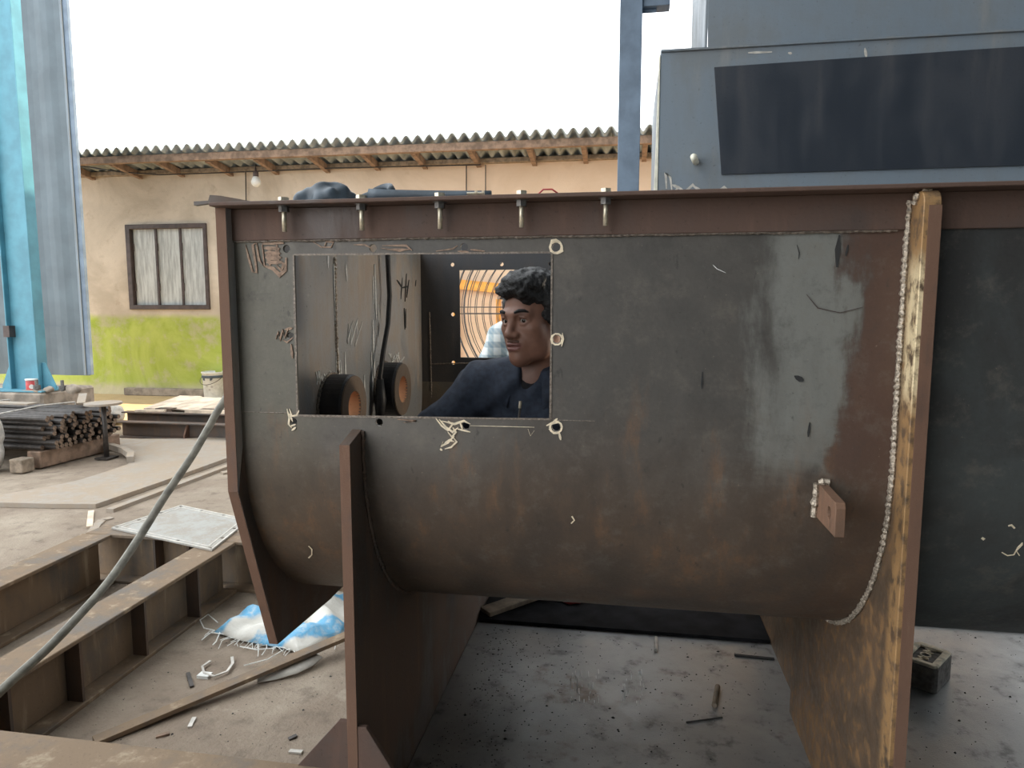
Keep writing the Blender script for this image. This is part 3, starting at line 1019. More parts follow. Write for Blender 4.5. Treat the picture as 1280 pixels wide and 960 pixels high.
tag(build('red_rod', MB().tube([(p.x + .06, p.y - .16, 0.012), (p.x + .08, p.y - .15, .10), (p.x + .05, p.y - .15, .22)], .012, 8), M['red'], smooth=True), 'thin red rod standing in front of the off-white sack', 'rod')

# ================================================================== BASE FRAME (lower left)
FH = 0.22
fr = thing('base_frame', (-1.45, 1.95, 0), 'rusty welded base frame of steel beams on the ground at lower left', 'frame')


def ibeam(p0, p1, wd=.135, h=FH, tf=.014, tw=.010):
    mb = MB()
    mb.bar((p0[0], p0[1], 0), (p1[0], p1[1], 0), wd, tf)
    mb.bar((p0[0], p0[1], tf), (p1[0], p1[1], tf), tw, h - 2 * tf)
    mb.bar((p0[0], p0[1], h - tf), (p1[0], p1[1], h - tf), wd, tf)
    return mb


b2 = build('beam', ibeam((-1.655, 1.312), (-1.675, 2.60)), M['beam'], fr, bevel=.002)
for y in (1.50, 1.745, 2.03, 2.33):
    build('stiffener', MB().box(-1.66 + .006, -1.602, y, y + .01, .0145, FH - .0145), M['dark'], b2)
b1 = build('beam', ibeam((-2.20, 1.312), (-2.26, 2.60)), M['beam'], fr, bevel=.002)
b3 = build('beam', ibeam((-2.9, 1.235), (-.572, 1.235), .15), M['beam'], fr, bevel=.002)
b4 = build('beam', ibeam((-2.32, 2.67), (-1.02, 2.67), .13), M['beam'], fr, bevel=.002)
for x in (-2.0, -1.84, -1.5):
    build('stiffener', MB().box(x, x + .01, 2.61, 2.664, .0145, FH - .0145), M['dark'], b4)
# cover plate lying on the frame corner
lc = [at(139, 660, Z=FH + .006), at(226, 632, Z=FH + .006), at(312, 650, Z=FH + .006), at(265, 688, Z=FH + .006)]
holes = []
cen = sum(lc, Vector()) / 4
for i in range(4):
    for t in (0.0, .33, .67):
        q = lc[i].lerp(lc[(i + 1) % 4], t)
        q = q.lerp(cen, .07)
        holes.append(circle(q.x, q.y, .009, 8))
mb = MB().prism([(q.x, q.y) for q in lc], holes, lambda u, v, d: (u, v, FH + .0008 + d), .008)
lid = tag(build('cover_plate', mb, M['lid'], bevel=.001), 'pale square cover plate with bolt holes lying on the frame corner', 'plate')
mb = MB()
for i in range(4):
    a, b_ = lc[i].lerp(cen, .13), lc[(i + 1) % 4].lerp(cen, .13)
    mb.ribbon([(q.x, q.y, FH + .0088) for q in (a, a.lerp(b_, .3), a.lerp(b_, .6), b_)], .007, (0, 0, 1))
    a, b_ = lc[i].lerp(cen, .02), lc[(i + 1) % 4].lerp(cen, .02)
    mb.ribbon([(q.x, q.y, FH + .0088) for q in (a, a.lerp(b_, .3), a.lerp(b_, .6), b_)], .009, (0, 0, 1))
build('border_line', mb, M['paper'], lid)['label'] = 'scribed white border line'

# angle bar lying across
pa, pb_ = at(118, 930, Z=.0), at(462, 785, Z=.05)
d_ = (pb_ - pa).normalized()
mb = MB().bar(pa, pb_ , .042, .014)
tag(build('flat_bar', mb, M['beam'], bevel=.001), 'long rusty flat bar lying slantwise on the ground, propped up on the sack', 'bar')
pl = [at(322, 846, Z=.012), at(345, 842, Z=.014), at(368, 836, Z=.018), at(385, 828, Z=.02), at(396, 818, Z=.03)]
mb = MB().ribbon(pl, .05, (0.1, -.3, .9), .003)
tag(build('plastic_strip', mb, M['paper'], smooth=True), 'crumpled translucent plastic strip beside the angle bar', 'strip')
# ring of white scrap
rg = [at(290, 822, Z=.008), at(291, 830, Z=.008), at(284, 840, Z=.008), at(268, 846, Z=.008), at(255, 842, Z=.008), at(253, 834, Z=.008), at(263, 827, Z=.008)]
rgo = tag(build('scrap_ring', MB().ribbon(rg, .008, (0, 0, 1), .004), M['paper']), 'broken ring of white scrap strip on the ground', 'scrap')
build('white_tab', MB().box(-.02, .02, -.014, .014, 0, .01).raw([], []), M['white'], rgo)
for o in list(COL.objects):
    if o.name.startswith('white_tab'):
        q = at(256, 846, Z=.0)
        for v in o.data.vertices:
            v.co += OFF[rgo.name] + (Vector((q.x, q.y, 0)) - OFF[rgo.name])

# woven sack (blue and white)
sc = thing('woven_sack', (-1.25, 2.45, 0), 'torn blue and white woven sack on the ground under the tank end', 'sack')
corn = [at(268, 788, Z=.015), at(300, 800, Z=.012), at(345, 808, Z=.012), at(375, 815, Z=.012), at(432, 792, Z=.012), at(450, 742, Z=.012), at(420, 738, Z=.012), at(330, 752, Z=.02), at(285, 772, Z=.02)]
c0 = sum(corn, Vector()) / len(corn)
mb = MB()
rings = 9
N = 72
per = []
for k in range(N):
    t = k / N * len(corn)
    i = int(t)
    per.append(corn[i].lerp(corn[(i + 1) % len(corn)], t - i))
for r in range(rings + 1):
    f = 1 - r / rings
    for k in range(N):
        q = c0.lerp(per[k], f)
        hgt = .01 + .05 * (1 - f ** 3) + .018 * math.sin(q.x * 38 + 2 * math.sin(q.y * 21)) * (1 - f ** 4) + .012 * math.sin(q.y * 55 + q.x * 20) * (1 - f ** 4)
        mb.v.append(Vector((q.x, q.y, max(.004, hgt))))
for r in range(rings):
    for k in range(N):
        k2 = (k + 1) % N
        mb.f.append([r * N + k, r * N + k2, (r + 1) * N + k2, (r + 1) * N + k]); mb.mi.append(0)
so2 = build('sack_sheet', mb, M['sack'], sc, smooth=True)
sm = so2.modifiers.new('thick', 'SOLIDIFY'); sm.thickness = .004
mb = MB()
for k in range(60):
    q = per[random.choice(list(range(0, 42)))]
    dr = (q - c0).normalized()
    L = random.uniform(.02, .09)
    an = random.uniform(-1, 1)
    d2 = Vector((dr.x * math.cos(an) - dr.y * math.sin(an), dr.x * math.sin(an) + dr.y * math.cos(an), 0))
    z = .006
    mb.tube([(q.x, q.y, .012), q.xy.to_3d() + d2 * L * .5 + Vector((0, 0, .015)), q.xy.to_3d() + d2 * L * .8 + Vector((random.uniform(-.02, .02), random.uniform(-.02, .02), z))], .0014, 4)
for pts in ([(268, 788), (255, 785), (250, 775), (260, 768), (272, 778)], [(275, 790), (270, 802), (266, 806)], [(268, 788), (258, 795), (252, 800)], [(300, 808), (320, 812), (345, 810)], [(305, 832), (335, 824), (355, 812)]):
    mb.tube([at(a, b_, Z=.012) for a, b_ in pts], .0022, 5)
th = build('loose_thread', mb, M['white'], sc)
th['kind'] = 'stuff'

# ================================================================== THE MIXING TANK
XE, XL, XR, XEND = -0.82, -0.547, 0.495, 1.42        # end plate, left saddle, right saddle, end beyond the frame
YF, YB, RR, ZC, ZT, TH = 1.372, 2.724, 0.462, 0.90, 1.403, 0.008
YA, YM = YF + RR, YB - RR
tk = thing('mixing_tank', (0.0, 2.05, 0), 'large rusty twin-trough steel mixing tank with a square window, filling the photo', 'tank')
WNS = ((-.688, -.149, .974, 1.309))
hole_px = [(358, 311), (466, 310), (580, 309), (695, 309), (696, 424), (695, 534), (582, 532), (474, 528), (367, 527), (363, 420)]
hs = [at(a, b_, Y=YF) for a, b_ in hole_px]
wloop = [at(367, 318.5, Y=YF), at(690, 315.5, Y=YF), at(688, 524, Y=YF), at(372, 519.5, Y=YF)]
mb = MB().prism([(XE, ZC), (XEND, ZC), (XEND, ZT), (XE, ZT)], [[(q.x, q.z) for q in wloop]] + [circle(q.x, q.z, .0082, 12) for q in hs],
                lambda u, v, d: (u, YF + d, v), TH)
front = build('front_wall', mb, M['shell'], tk)
# trough: two arcs meeting in a cusp
cusp = math.acos((YM - YA) / 2 / RR)


def arc_pts(r):
    p = []
    ca = math.acos((YM - YA) / 2 / r)
    for k in range(29):
        a = math.pi + (math.pi - ca) * k / 28
        p.append((YA + r * math.cos(a), ZC + r * math.sin(a)))
    q = [(2 * (YA + YM) / 2 - y, z) for y, z in p[::-1]]
    return p + q[1:]


outer, inner = arc_pts(RR), arc_pts(RR - TH)
mb = MB()
n = len(outer)
XS = [XE, -.547, -.15, .2, .495, 1.0, XEND]
for x in XS:
    for y, z in outer:
        mb.v.append(Vector((x, y, z)))
    for y, z in inner:
        mb.v.append(Vector((x, y, z)))
for s_i in range(len(XS) - 1):
    o = s_i * 2 * n
    for i in range(n - 1):
        mb.f.append([o + i, o + 2 * n + i, o + 2 * n + i + 1, o + i + 1])
        mb.f.append([o + n + i, o + n + i + 1, o + 3 * n + i + 1, o + 3 * n + i])
        mb.mi += [0, 0]
build('trough', mb, M['shell'], tk, smooth=True)
# back wall with its window
bw = [at(574.5, 338, Y=YB), at(692, 336.5, Y=YB), at(692, 448.5, Y=YB), at(576, 446.5, Y=YB)]
bh = [at(a, b_, Y=YB) for a, b_ in ((571, 336), (571.5, 393), (572, 449.5), (627.5, 335.5), (688, 335), (640, 451.5))]
bwl = [(q.x, q.z) for q in bw]
bh2 = [(q.x + (-.016 if i < 3 else 0), q.z + (.016 if i in (0, 3, 4) else -.012 if i in (2, 5) else 0)) for i, q in enumerate(bh)]
mb = MB().prism([(XE, ZC), (XEND, ZC), (XEND, 1.52), (XE, 1.52)], [bwl] + [circle(x, z, .008, 10) for x, z in bh2], lambda u, v, d: (u, YB - TH + d, v), TH)
build('back_wall', mb, M['backwall'], tk)
# left end plate: outline in YZ, with two shaft holes
def mir(y): return YF + YB - y


half = [(1.345, ZT + .012), (1.345, .805), (1.488, .392), (1.80, .375)]
ol = half + [(mir(y), z) for y, z in half[::-1]]
BZ = .922
mb = MB().prism(ol, [circle(YA, BZ, .046, 20), circle(YM, BZ, .046, 20)], lambda u, v, d: (XE - d, u, v), .022)
ep = build('end_plate', mb, [M['inner']], tk, bevel=.002)
# its rusty cut front edge is a plate edge face: separate narrow strip of bare cut steel
pe = [(1.3445, ZT + .0125), (1.3445, .805), (1.4875, .391), (1.80, .3745)]
mb = MB()
for a, b_ in zip(pe[:-1], pe[1:]):
    mb.raw([(XE + .0003, a[0], a[1]), (XE - .0223, a[0], a[1]), (XE - .0223, b_[0], b_[1]), (XE + .0003, b_[0], b_[1]),
            (XE + .0003, a[0] + .002, a[1] + .001), (XE - .0223, a[0] + .002, a[1] + .001), (XE - .0223, b_[0] + .002, b_[1] + .001), (XE + .0003, b_[0] + .002, b_[1] + .001)],
           [(0, 1, 2, 3), (7, 6, 5, 4), (0, 4, 5, 1), (2, 6, 7, 3)])
build('cut_edge', mb, M['edge'], tk)['label'] = 'rusty flame-cut front edge of the end plate'
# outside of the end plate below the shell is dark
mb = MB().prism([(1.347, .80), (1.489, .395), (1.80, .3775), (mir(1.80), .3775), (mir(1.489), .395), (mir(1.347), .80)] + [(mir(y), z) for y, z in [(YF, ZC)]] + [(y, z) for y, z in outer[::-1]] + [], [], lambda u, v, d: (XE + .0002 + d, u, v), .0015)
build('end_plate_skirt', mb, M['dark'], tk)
# shaft bosses
for yc in (YA, YM):
    bo = build('shaft_boss', MB().lathe([(.092, .0), (.092, .06), (.088, .066), (.062, .068)], (XE, yc, BZ), 36, 'x'), M['boss'], tk, smooth=False)
    build('boss_face', MB().lathe([(.088, .066), (.088, .070), (.0455, .070), (.0455, .064)], (XE, yc, BZ), 36, 'x'), M['bossface'], bo)
    build('bore', MB().lathe([(.046, .0695), (.046, -.03), (.0458, -.03), (.0456, .0695)], (XE, yc, BZ), 28, 'x'), M['bore'], bo, smooth=False)
    mb = MB()
    bead(mb, [(XE + .003, yc + .094 * math.cos(a), BZ + .094 * math.sin(a)) for a in np.linspace(0, 2 * math.pi, 30)], .004)
    build('weld_bead', mb, M['weld'], bo)
# vertical seam down the end plate and chalk strokes
mb = MB()
bead(mb, [at(418, 322, X=XE + .001), at(420, 420, X=XE + .001), at(424, 522, X=XE + .001)], .0055)
build('weld_seam', mb, M['weldbright'], tk)
mb = MB()


def strokes(mb, plane, lists, wd, nrm):
    for l in lists:
        if len(l) == 2:
            (a0, b0), (a1, b1) = l
            l = [l[0], (a0 + (a1 - a0) * .3, b0 + (b1 - b0) * .3), (a0 + (a1 - a0) * .7, b0 + (b1 - b0) * .7), l[1]]
        mb.ribbon([at(a, b_, **plane) for a, b_ in l], wd, nrm, random.uniform(.0007, .0019), 0, True)
    return mb


zig = [(436, 404), (434, 428), (441, 402), (438, 431), (447, 400), (444, 432), (453, 402)]
strokes(mb, dict(X=XE + .001), [zig, [(468, 330), (470, 400)], [(466, 345), (467, 380)], [(473, 380), (474, 420)], [(420, 440), (424, 515)], [(425, 450), (430, 520)], [(431, 480), (434, 519)], [(455, 468), (456, 519)], [(467, 420), (470, 518)], [(464, 440), (466, 500)], [(410, 318), (410, 335)], [(432, 330), (434, 352)], [(424, 465), (422, 490)]], .009, (1, 0, 0))
strokes(mb, dict(X=XE + .001), [[(417, 330), (421, 430)], [(422, 430), (426, 519)], [(431, 440), (434, 519)], [(466, 400), (468, 470)]], .014, (1, 0, 0))
for k in range(16):
    px = 398 + random.uniform(-3, 20)
    mb.ribbon([at(px, 478 + random.uniform(-6, 3), X=XE + .001), at(px + random.uniform(-5, 5), 468 + random.uniform(-6, 5), X=XE + .001)], .0045, (1, 0, 0))
for k in range(12):
    px = 488 + random.uniform(0, 14)
    mb.ribbon([at(px, 455 + random.uniform(-6, 3), X=XE + .001), at(px + random.uniform(-5, 5), 446 + random.uniform(-6, 4), X=XE + .001)], .006, (1, 0, 0))
build('chalk_mark', mb, M['chalk'], tk)['kind'] = 'stuff'
mb = MB()
strokes(mb, dict(X=XE + .001), [[(503, 347), (501, 374)], [(508, 342), (506, 377)], [(511, 350), (508, 372)], [(496, 350), (503, 360)], [(502, 360), (510, 358)], [(505, 385), (506, 412)], [(507, 386), (507, 410)], [(520, 350), (519, 358)]], .007, (1, 0, 0))
build('marker_scribble', mb, M['soot'], tk)['kind'] = 'stuff'
# corner gusset line on back wall
mb = MB()
bead(mb, [at(538, 455, Y=YB - TH - .002), at(640, 451.5 + 1, Y=YB - TH - .002)], .003)
bead(mb, [at(537, 390, Y=YB - TH - .002), at(540, 520, Y=YB - TH - .002)], .003)
build('weld_seam', mb, M['weld'], tk)
# top rail: angle with outward flange
rl = MB()
rl.box(XE - .02, XEND, YF - .006, YF - .0005, 1.338, ZT)
rl.box(XE - .02, XEND, 1.318, YF + .02, ZT, ZT + .008)
rail = build('top_rail', rl, M['rail'], tk, bevel=.0015)
build('top_rail', MB().box(XE - .02, XEND, YB - .02, YB + .055, 1.5205, 1.5285), M['rail'], tk)
build('corner_plate', MB().prism([(XE - .022, ZT + .008), (XE - .06, ZT + .004), (XE - .06, ZT + .012), (XE - .028, ZT + .013), (XE - .024, ZT + .024), (XE + .0, ZT + .022), (XE + .07, ZT + .009)], [], lambda u, v, d: (u, 1.33 + d, v), .012), M['dark'], tk)
mb = MB()
bead(mb, [(x, YF - .003, 1.3365 + random.uniform(-.001, .001)) for x in np.linspace(XE, XR - .02, 40)], .0024)
build('weld_bead', mb, M['weld'], tk)
mb = MB()
bead(mb, [(x, YF - .0, .9755) for x in np.linspace(XE, wloop[3].x - .01, 8)], .0010)
bead(mb, [(x, YF - .0, .9755) for x in np.linspace(wloop[2].x + .005, -.06, 6)], .0010)
build('weld_seam', mb, M['weld'], tk)
# bolts through the flange
bolt = None
for i, px in enumerate((355, 452, 550, 652, 757)):
    p = at(px, 265, Y=1.342)
    x, y = p.x, 1.342
    mb = MB().cyl((x, y, 1.352), (x, y, ZT), .0048, n=10)
    bo = build('bolt', mb, M['zinc'], tk, smooth=True)
    build('nut', MB().cyl((x, y, ZT - .012), (x, y, ZT - .0005), .0105, n=6).cyl((x, y, ZT - .0008), (x, y, ZT), .014, n=14), M['nut'], bo)
    build('bolt_head', MB().cyl((x, y, ZT + .0085), (x, y, ZT + .017), .0105, n=6).cyl((x, y, ZT + .008), (x, y, ZT + .0092), .014, n=14), M['zinc'], bo)
# machined window surround: narrow bright cut edges
mb = MB()
for a, b_ in zip(wloop, wloop[1:] + wloop[:1]):
    mb.ribbon([a.lerp(b_, t) + Vector((0, -.0005, 0)) for t in (0, .25, .5, .75, 1)], .004, (0, -1, 0), .001)
build('window_edge', mb, M['weld'], tk)['label'] = 'scraped bright edge around the window cutout'

# marks around the holes
PL = dict(Y=YF - .0006)


def ring(mb, px, py, r, wd=.004):
    mb.ribbon([at(px + r * math.cos(a), py + r * math.sin(a), **PL) for a in np.linspace(0, 2 * math.pi, 11)], wd, (0, -1, 0))


def mark(name, mat, lists, wd, rings=()):
    mb = MB()
    for r in rings:
        ring(mb, *r)
    strokes(mb, PL, lists, wd, (0, -1, 0))
    o = build(name, mb, mat, tk)
    o['kind'] = 'stuff'
    return o


cm, sm_ = M['paintmark'], M['scorch']
mark('paint_mark', cm, [[(688, 306), (690, 301), (695, 300), (701, 303)], [(701, 304), (703, 314), (699, 317)]], .005, [(695, 309, 7.5, .005)])
mark('paint_mark', cm, [[(703, 416), (704, 424), (702, 433)], [(690, 420), (690, 430)]], .004, [(696, 424, 7, .0035)])
mark('paint_mark', cm, [[(683, 532), (690, 529), (698, 528)], [(686, 536), (692, 541), (699, 540)], [(699, 541), (701, 550)], [(692, 527), (697, 523)]], .005, [(695, 534, 7.5, .004)])
mark('paint_mark', cm, [[(545, 523), (552, 532), (560, 538), (566, 530), (560, 526)], [(549, 524), (558, 534), (566, 540), (573, 534)], [(552, 526), (568, 530), (580, 526), (588, 530)],
                    [(560, 540), (565, 546), (570, 540), (566, 534)], [(568, 545), (560, 553), (551, 558), (554, 552)], [(566, 546), (571, 552), (564, 559), (556, 561)], [(556, 553), (562, 550), (568, 552)],
                    [(550, 561), (553, 563)], [(575, 527), (578, 536)], [(572, 536), (588, 540)]], .0045)
mark('scratch_mark', cm, [[(588, 532), (630, 533), (668, 534)], [(660, 536), (663, 545), (668, 538)]], .0015)
mark('paint_mark', cm, [[(359, 511), (362, 522), (361, 530), (365, 535)], [(362, 511), (365, 520), (371, 519), (374, 513)], [(363, 533), (370, 530)], [(366, 527), (362, 517)], [(370, 534), (365, 538)]], .0045)
mark('scorch_mark', sm_, [[(345, 424), (348, 415), (350, 425), (354, 412), (356, 422), (361, 410)], [(354, 425), (359, 428), (366, 422)], [(364, 430), (366, 448)], [(356, 412), (366, 410)]], .005)
mark('scorch_mark', sm_, [[(307, 306), (311, 322), (316, 340), (321, 341), (320, 330), (316, 306), (320, 304)], [(321, 304), (324, 325), (331, 334), (328, 306)]], .005)
mark('scorch_mark', sm_, [[(330, 332), (342, 336), (350, 344), (357, 338), (358, 322)], [(328, 305), (342, 303), (355, 304)], [(330, 310), (350, 311)], [(331, 316), (351, 317)], [(332, 322), (352, 322)], [(333, 328), (352, 328)],
                     [(346, 332), (352, 338), (355, 330), (350, 326)], [(334, 316), (338, 332)], [(346, 306), (348, 330)]], .009)
mark('scorch_mark', sm_, [[(391, 302), (402, 309), (414, 309), (417, 303), (408, 302), (406, 308)]], .0035)
mark('scorch_mark', sm_, [[(442, 306), (456, 306), (464, 310)], [(476, 310), (500, 314), (512, 311)], [(478, 307), (508, 307), (515, 313)], [(484, 312), (512, 312)]], .004)
mark('scorch_mark', sm_, [[(545, 314), (566, 311), (572, 307)], [(588, 312), (606, 314)], [(572, 314), (586, 315)]], .004)
mark('scorch_mark', sm_, [[(497, 524), (520, 526), (505, 528)]], .004)
for nm, l, wd, mt in (('oil_run', [(1049, 294), (1047, 312), (1046, 334)], .008, 'soot'), ('oil_run', [(1060, 306), (1057, 320)], .004, 'soot'), ('scale_pit', [(993, 470), (1004, 476)], .009, 'soot'),
                      ('scratch', [(891, 331), (896, 336), (907, 341)], .0018, 'chalk'), ('scratch', [(996, 306), (999, 316), (998, 324)], .0018, 'soot'), ('scratch', [(1008, 368), (1022, 385), (1050, 391), (1078, 384)], .0015, 'frame'),
                      ('scale_pit', [(878, 465), (877, 486)], .004, 'soot'), ('scale_pit', [(1012, 528), (1010, 546)], .004, 'soot')):
    build(nm, strokes(MB(), PL, [l], wd, (0, -1, 0)), M[mt], tk)
ft = MB()


def shell_pt(px, py):
    """where a pixel's ray meets the shell"""
    q = at(px, py, Y=YF)
    if q.z >= ZC:
        return q + Vector((0, -.0006, 0)), Vector((0, -1, 0))
    d = (q - Vector((0, 0, EYE)))
    for t in np.linspace(1.0, 1.4, 1600):
        p = Vector((0, 0, EYE)) + d * t
        if (p.y - YA) ** 2 + (p.z - ZC) ** 2 <= RR * RR:
            nrm = Vector((0, p.y - YA, p.z - ZC)).normalized()
            return p + nrm * .0006, nrm
    return q, Vector((0, -1, 0))


for l, wdt in (([(386, 682), (390, 686), (390, 693), (386, 697)], .003), ([(1268, 660), (1264, 656), (1260, 657)], .004), ([(1227, 672), (1230, 674)], .005),
               ([(1252, 690), (1259, 694), (1267, 693), (1272, 684), (1278, 678)], .002), ([(1274, 694), (1270, 688), (1278, 680)], .002), ([(715, 645), (718, 650), (714, 654)], .003)):
    ps = [shell_pt(a, b_) for a, b_ in l]
    build('chalk_tick', MB().ribbon([p for p, _ in ps], wdt, ps[0][1], .001), M['paintmark'], tk)

# left saddle plate (to the floor), cut round the shell
def saddle(name, x0, x1, yf, zt, mat, slant, yend=None):
    yend = yend if yend is not None else mir(1.31)
    pts = [(yf, 0.0), (yf, zt)]
    if slant:
        pts.append((YF - .0005, zt + .02))
        arcp = [p for p in outer if p[0] <= yend + 1e-6]
        arcp[0] = (YF - .0005, ZC)
    else:
        r = .022
        pts = [(yf, 0.0)] + [(yf + r - r * math.cos(a), zt - r + r * math.sin(a)) for a in np.linspace(0, math.pi / 2, 5)] + [(YF - .0065, zt)]
        pts += [(YF - .0065, 1.337), (YF - .0005, 1.337)]
        arcp = [p for p in outer if p[0] <= yend + 1e-6]
        arcp[0] = (YF - .0005, ZC)
    off = [(y + (-.0006 if y < YF + .2 else 0), z - .0008) for y, z in arcp]
    pts += off
    if yend < YB:
        pts += [(yend, off[-1][1]), (yend, 0)]
    else:
        pts += [(YB + .001, ZC), (yend, ZC), (yend, 0)]
    return build(name, MB().prism(pts, [], lambda u, v, d: (x0 + d, u, v), x1 - x0), mat, tk, bevel=.0015)


sl = saddle('saddle_plate', XL - .021, XL, 1.305, .925, M['dark'], True)
mb = MB().box(XL - .0215, XL + .0005, 1.3035, 1.3055, 0, .924)
build('cut_edge', mb, M['edge'], sl)
mb = MB()
bead(mb, [(XL + .003, y - .003, z - .003) for y, z in [(YF, .945), (YF, .92)] + outer[:24]], .0045)
build('weld_bead', mb, M['dark'], sl)
for sx, x in ((-1, XL - .021), (1, XL)):
    h0 = .30 if sx < 0 else .292
    mb = MB().prism([(0, FH + .0 if sx < 0 else .0), (sx * .115, FH if sx < 0 else .0), (sx * .115, FH + .0 if sx < 0 else .17), (sx * .02, h0 + .03), (0, h0 + .03)], [], lambda u, v, d, x=x: (x + u, 1.305 + d, v), .012)
    build('gusset_plate', mb, M['rail'], sl, bevel=.001)
sr = saddle('saddle_plate', XR, XR + .028, 1.312, ZT - .003, M['right'], False, 2.06)
sr['label'] = 'right rust-orange saddle plate with a paler front edge'
mb = MB().box(XR + .0285 - .0002, XR + .0289, 1.32, 1.9, 0.3, .3001)
mb = MB().box(XR + .008, XR + .0286, 1.3105, 1.3125, 0, ZT - .03)
build('cut_edge', mb, M['edge'], sr)
# rear half of the right saddle, offset
cus = [(y, z - .001) for y, z in outer if y >= 2.06]
pts = [(2.06, 0)] + [(2.06, cus[0][1])] + cus + [(YB + .001, ZC), (mir(1.31), ZC), (mir(1.31), 0)]
build('saddle_rear_plate', MB().prism(pts, [], lambda u, v, d: (XR + .030 + d, u, v), .025), M['right'], tk)
mb = MB()
bead(mb, [(XR - .003, YF - .004, z) for z in (1.39, 1.34)] + [(XR - .004, y - .004, z - .003) for y, z in [(YF, 1.33)] + outer[:26]], .0058)
build('weld_bead', mb, M['weldbright'], sr)
mb = MB()
bead(mb, [(XR - .002, 1.335, 1.396), (XR - .004, 1.345, 1.380)], .007)
bead(mb, [(XR + .005, 1.33, 1.401), (XR + .018, 1.335, 1.402)], .005)
build('weld_spatter', mb, M['weldbright'], sr)

# lifting lug on the shell
LX = .362
yi = YF - RR + RR
lug = [(1.375, .868), (1.258, .862), (1.253, .852), (1.253, .801), (1.378, .801)]
lg = build('lifting_lug', MB().prism(lug, [circle(1.292, .834, .0115, 14)], lambda u, v, d: (LX + d, u, v), .017), M['lug'], tk, bevel=.001)
mb = MB()
bead(mb, [(LX - .004, 1.366 + (.006 if z < .83 else 0), z) for z in np.linspace(.802, .868, 8)], .007)
bead(mb, [(LX, 1.366, .871), (LX + .018, 1.364, .872)], .007)
build('weld_bead', mb, M['weldbright'], lg)
# internal cover strip at the top, rear half open
build('cover_strip', MB().box(XE + .01, -.30, YF + .021, 1.60, ZT - .002, ZT + .006), M['dark'], tk)

# cable inside the tank
cbp = [at(484, 308, X=-.79), at(485, 330, X=-.79), at(487, 370, X=-.79), at(485, 405, X=-.79), at(479, 440, X=-.79), at(475, 470, X=-.79), at(476, 500, X=-.79), at(474, 530, X=-.79), at(470, 560, X=-.78), at(470, 600, X=-.77)]
cbo = tag(build('power_cable', MB().tube([Vector((cbp[0].x + .0, cbp[0].y, 1.43))] + cbp, .0085, 8), M['rubber'], smooth=True), 'black cable hanging inside the tank beside the second shaft boss', 'cable')
build('cable_joint', MB().tube([cbp[5] + Vector((0, 0, -.01)), cbp[6], cbp[7]], [.012, .019, .013], 8), M['rubber'], cbo, smooth=True)

# hand lamp hanging inside the tank, right of the window (its glow shows on the end plate)
lp = Vector((.30, 2.30, 1.17))
lam = thing('hand_lamp', tuple(lp), 'caged hand lamp hanging inside the tank behind the front wall right of the window', 'lamp')
em = bpy.data.materials.new('lit_bulb')
em.use_nodes = True
em.node_tree.nodes['Principled BSDF'].inputs['Emission Color'].default_value = (1, .8, .5, 1)
em.node_tree.nodes['Principled BSDF'].inputs['Emission Strength'].default_value = 12
build('bulb', MB().lathe([(.0001, -.04), (.02, -.034), (.03, -.01), (.026, .015), (.014, .035), (.0001, .036)], lp, 16), em, lam, smooth=True)
build('socket', MB().lathe([(.0001, .033), (.018, .034), (.02, .05), (.018, .13), (.0001, .13)], lp, 14), M['rubber'], lam, smooth=True)
for k in range(6):
    a = k * math.pi / 3
    build('cage_wire', MB().tube([lp + Vector((.018 * math.cos(a), .018 * math.sin(a), .04)), lp + Vector((.045 * math.cos(a), .045 * math.sin(a), .0)), lp + Vector((.04 * math.cos(a), .04 * math.sin(a), -.05)), lp + Vector((0, 0, -.07))], .0015, 5), M['galv'], lam)
build('cord', MB().tube([lp + Vector((0, 0, .13)), lp + Vector((0, .15, .24)), Vector((lp.x, YB - .012, 1.5345))], .004, 6), M['rubber'], lam, smooth=True)
ld = bpy.data.lights.new('hand_lamp_light', 'POINT')
ld.energy = 6.0
ld.color = (1.0, .86, .68)
ld.shadow_soft_size = .03
lo = bpy.data.objects.new('hand_lamp_light', ld)
COL.objects.link(lo)
lo.parent = lam
lo.location = (0, 0, -.055)

# things lying on top of the tank
TZ = ZT + .008
tz2 = ZT + .006
p = at(402, 250, Y=1.43)
s_ = Sdf((p.x - .14, 1.36, tz2 - .012), (p.x + .14, 1.54, tz2 + .12), .004)
s_.ell((p.x - .040, 1.45, tz2 + .012), (.030, .04, .034), k=.004); s_.ell((p.x + .012, 1.45, tz2 + .012), (.054, .05, .045), k=.004)
s_.wrinkle(.0022, 110, 4)
s_.F[:, :, :3] = .1
tag(s_.obj('tarpaulin_bundle', M['tarp']), 'crumpled slate blue tarpaulin bundle on top of the tank', 'tarpaulin')
p0, p1 = at(462, 252, Y=1.378), at(614, 252, Y=1.378)
cpts = []
for t in np.linspace(0, 1, 14):
    x = p0.x + (p1.x - p0.x) * t
    cpts.append((x, 1.378, TZ + .0098 + .006 * (1 - t) ** 2))
wire(cpts, [.0125 - .0045 * t for t in np.linspace(0, 1, 14)], 'rubber_hose', M['tarp'], 'flat dark hose lying along the top of the tank', 'hose')
cc = at(459, 246, Y=1.44)
wire([(cc.x + .036 * math.cos(a), 1.48 + .05 * math.sin(a), tz2 + .010 + .034 * max(0, math.sin(a)) + .012 * (math.cos(a) + 1)) for a in np.linspace(.3, 6.2, 26)], .009, 'hose_coil', M['tarp'], 'small loop of dark hose on the tank beside the tarpaulin', 'hose')
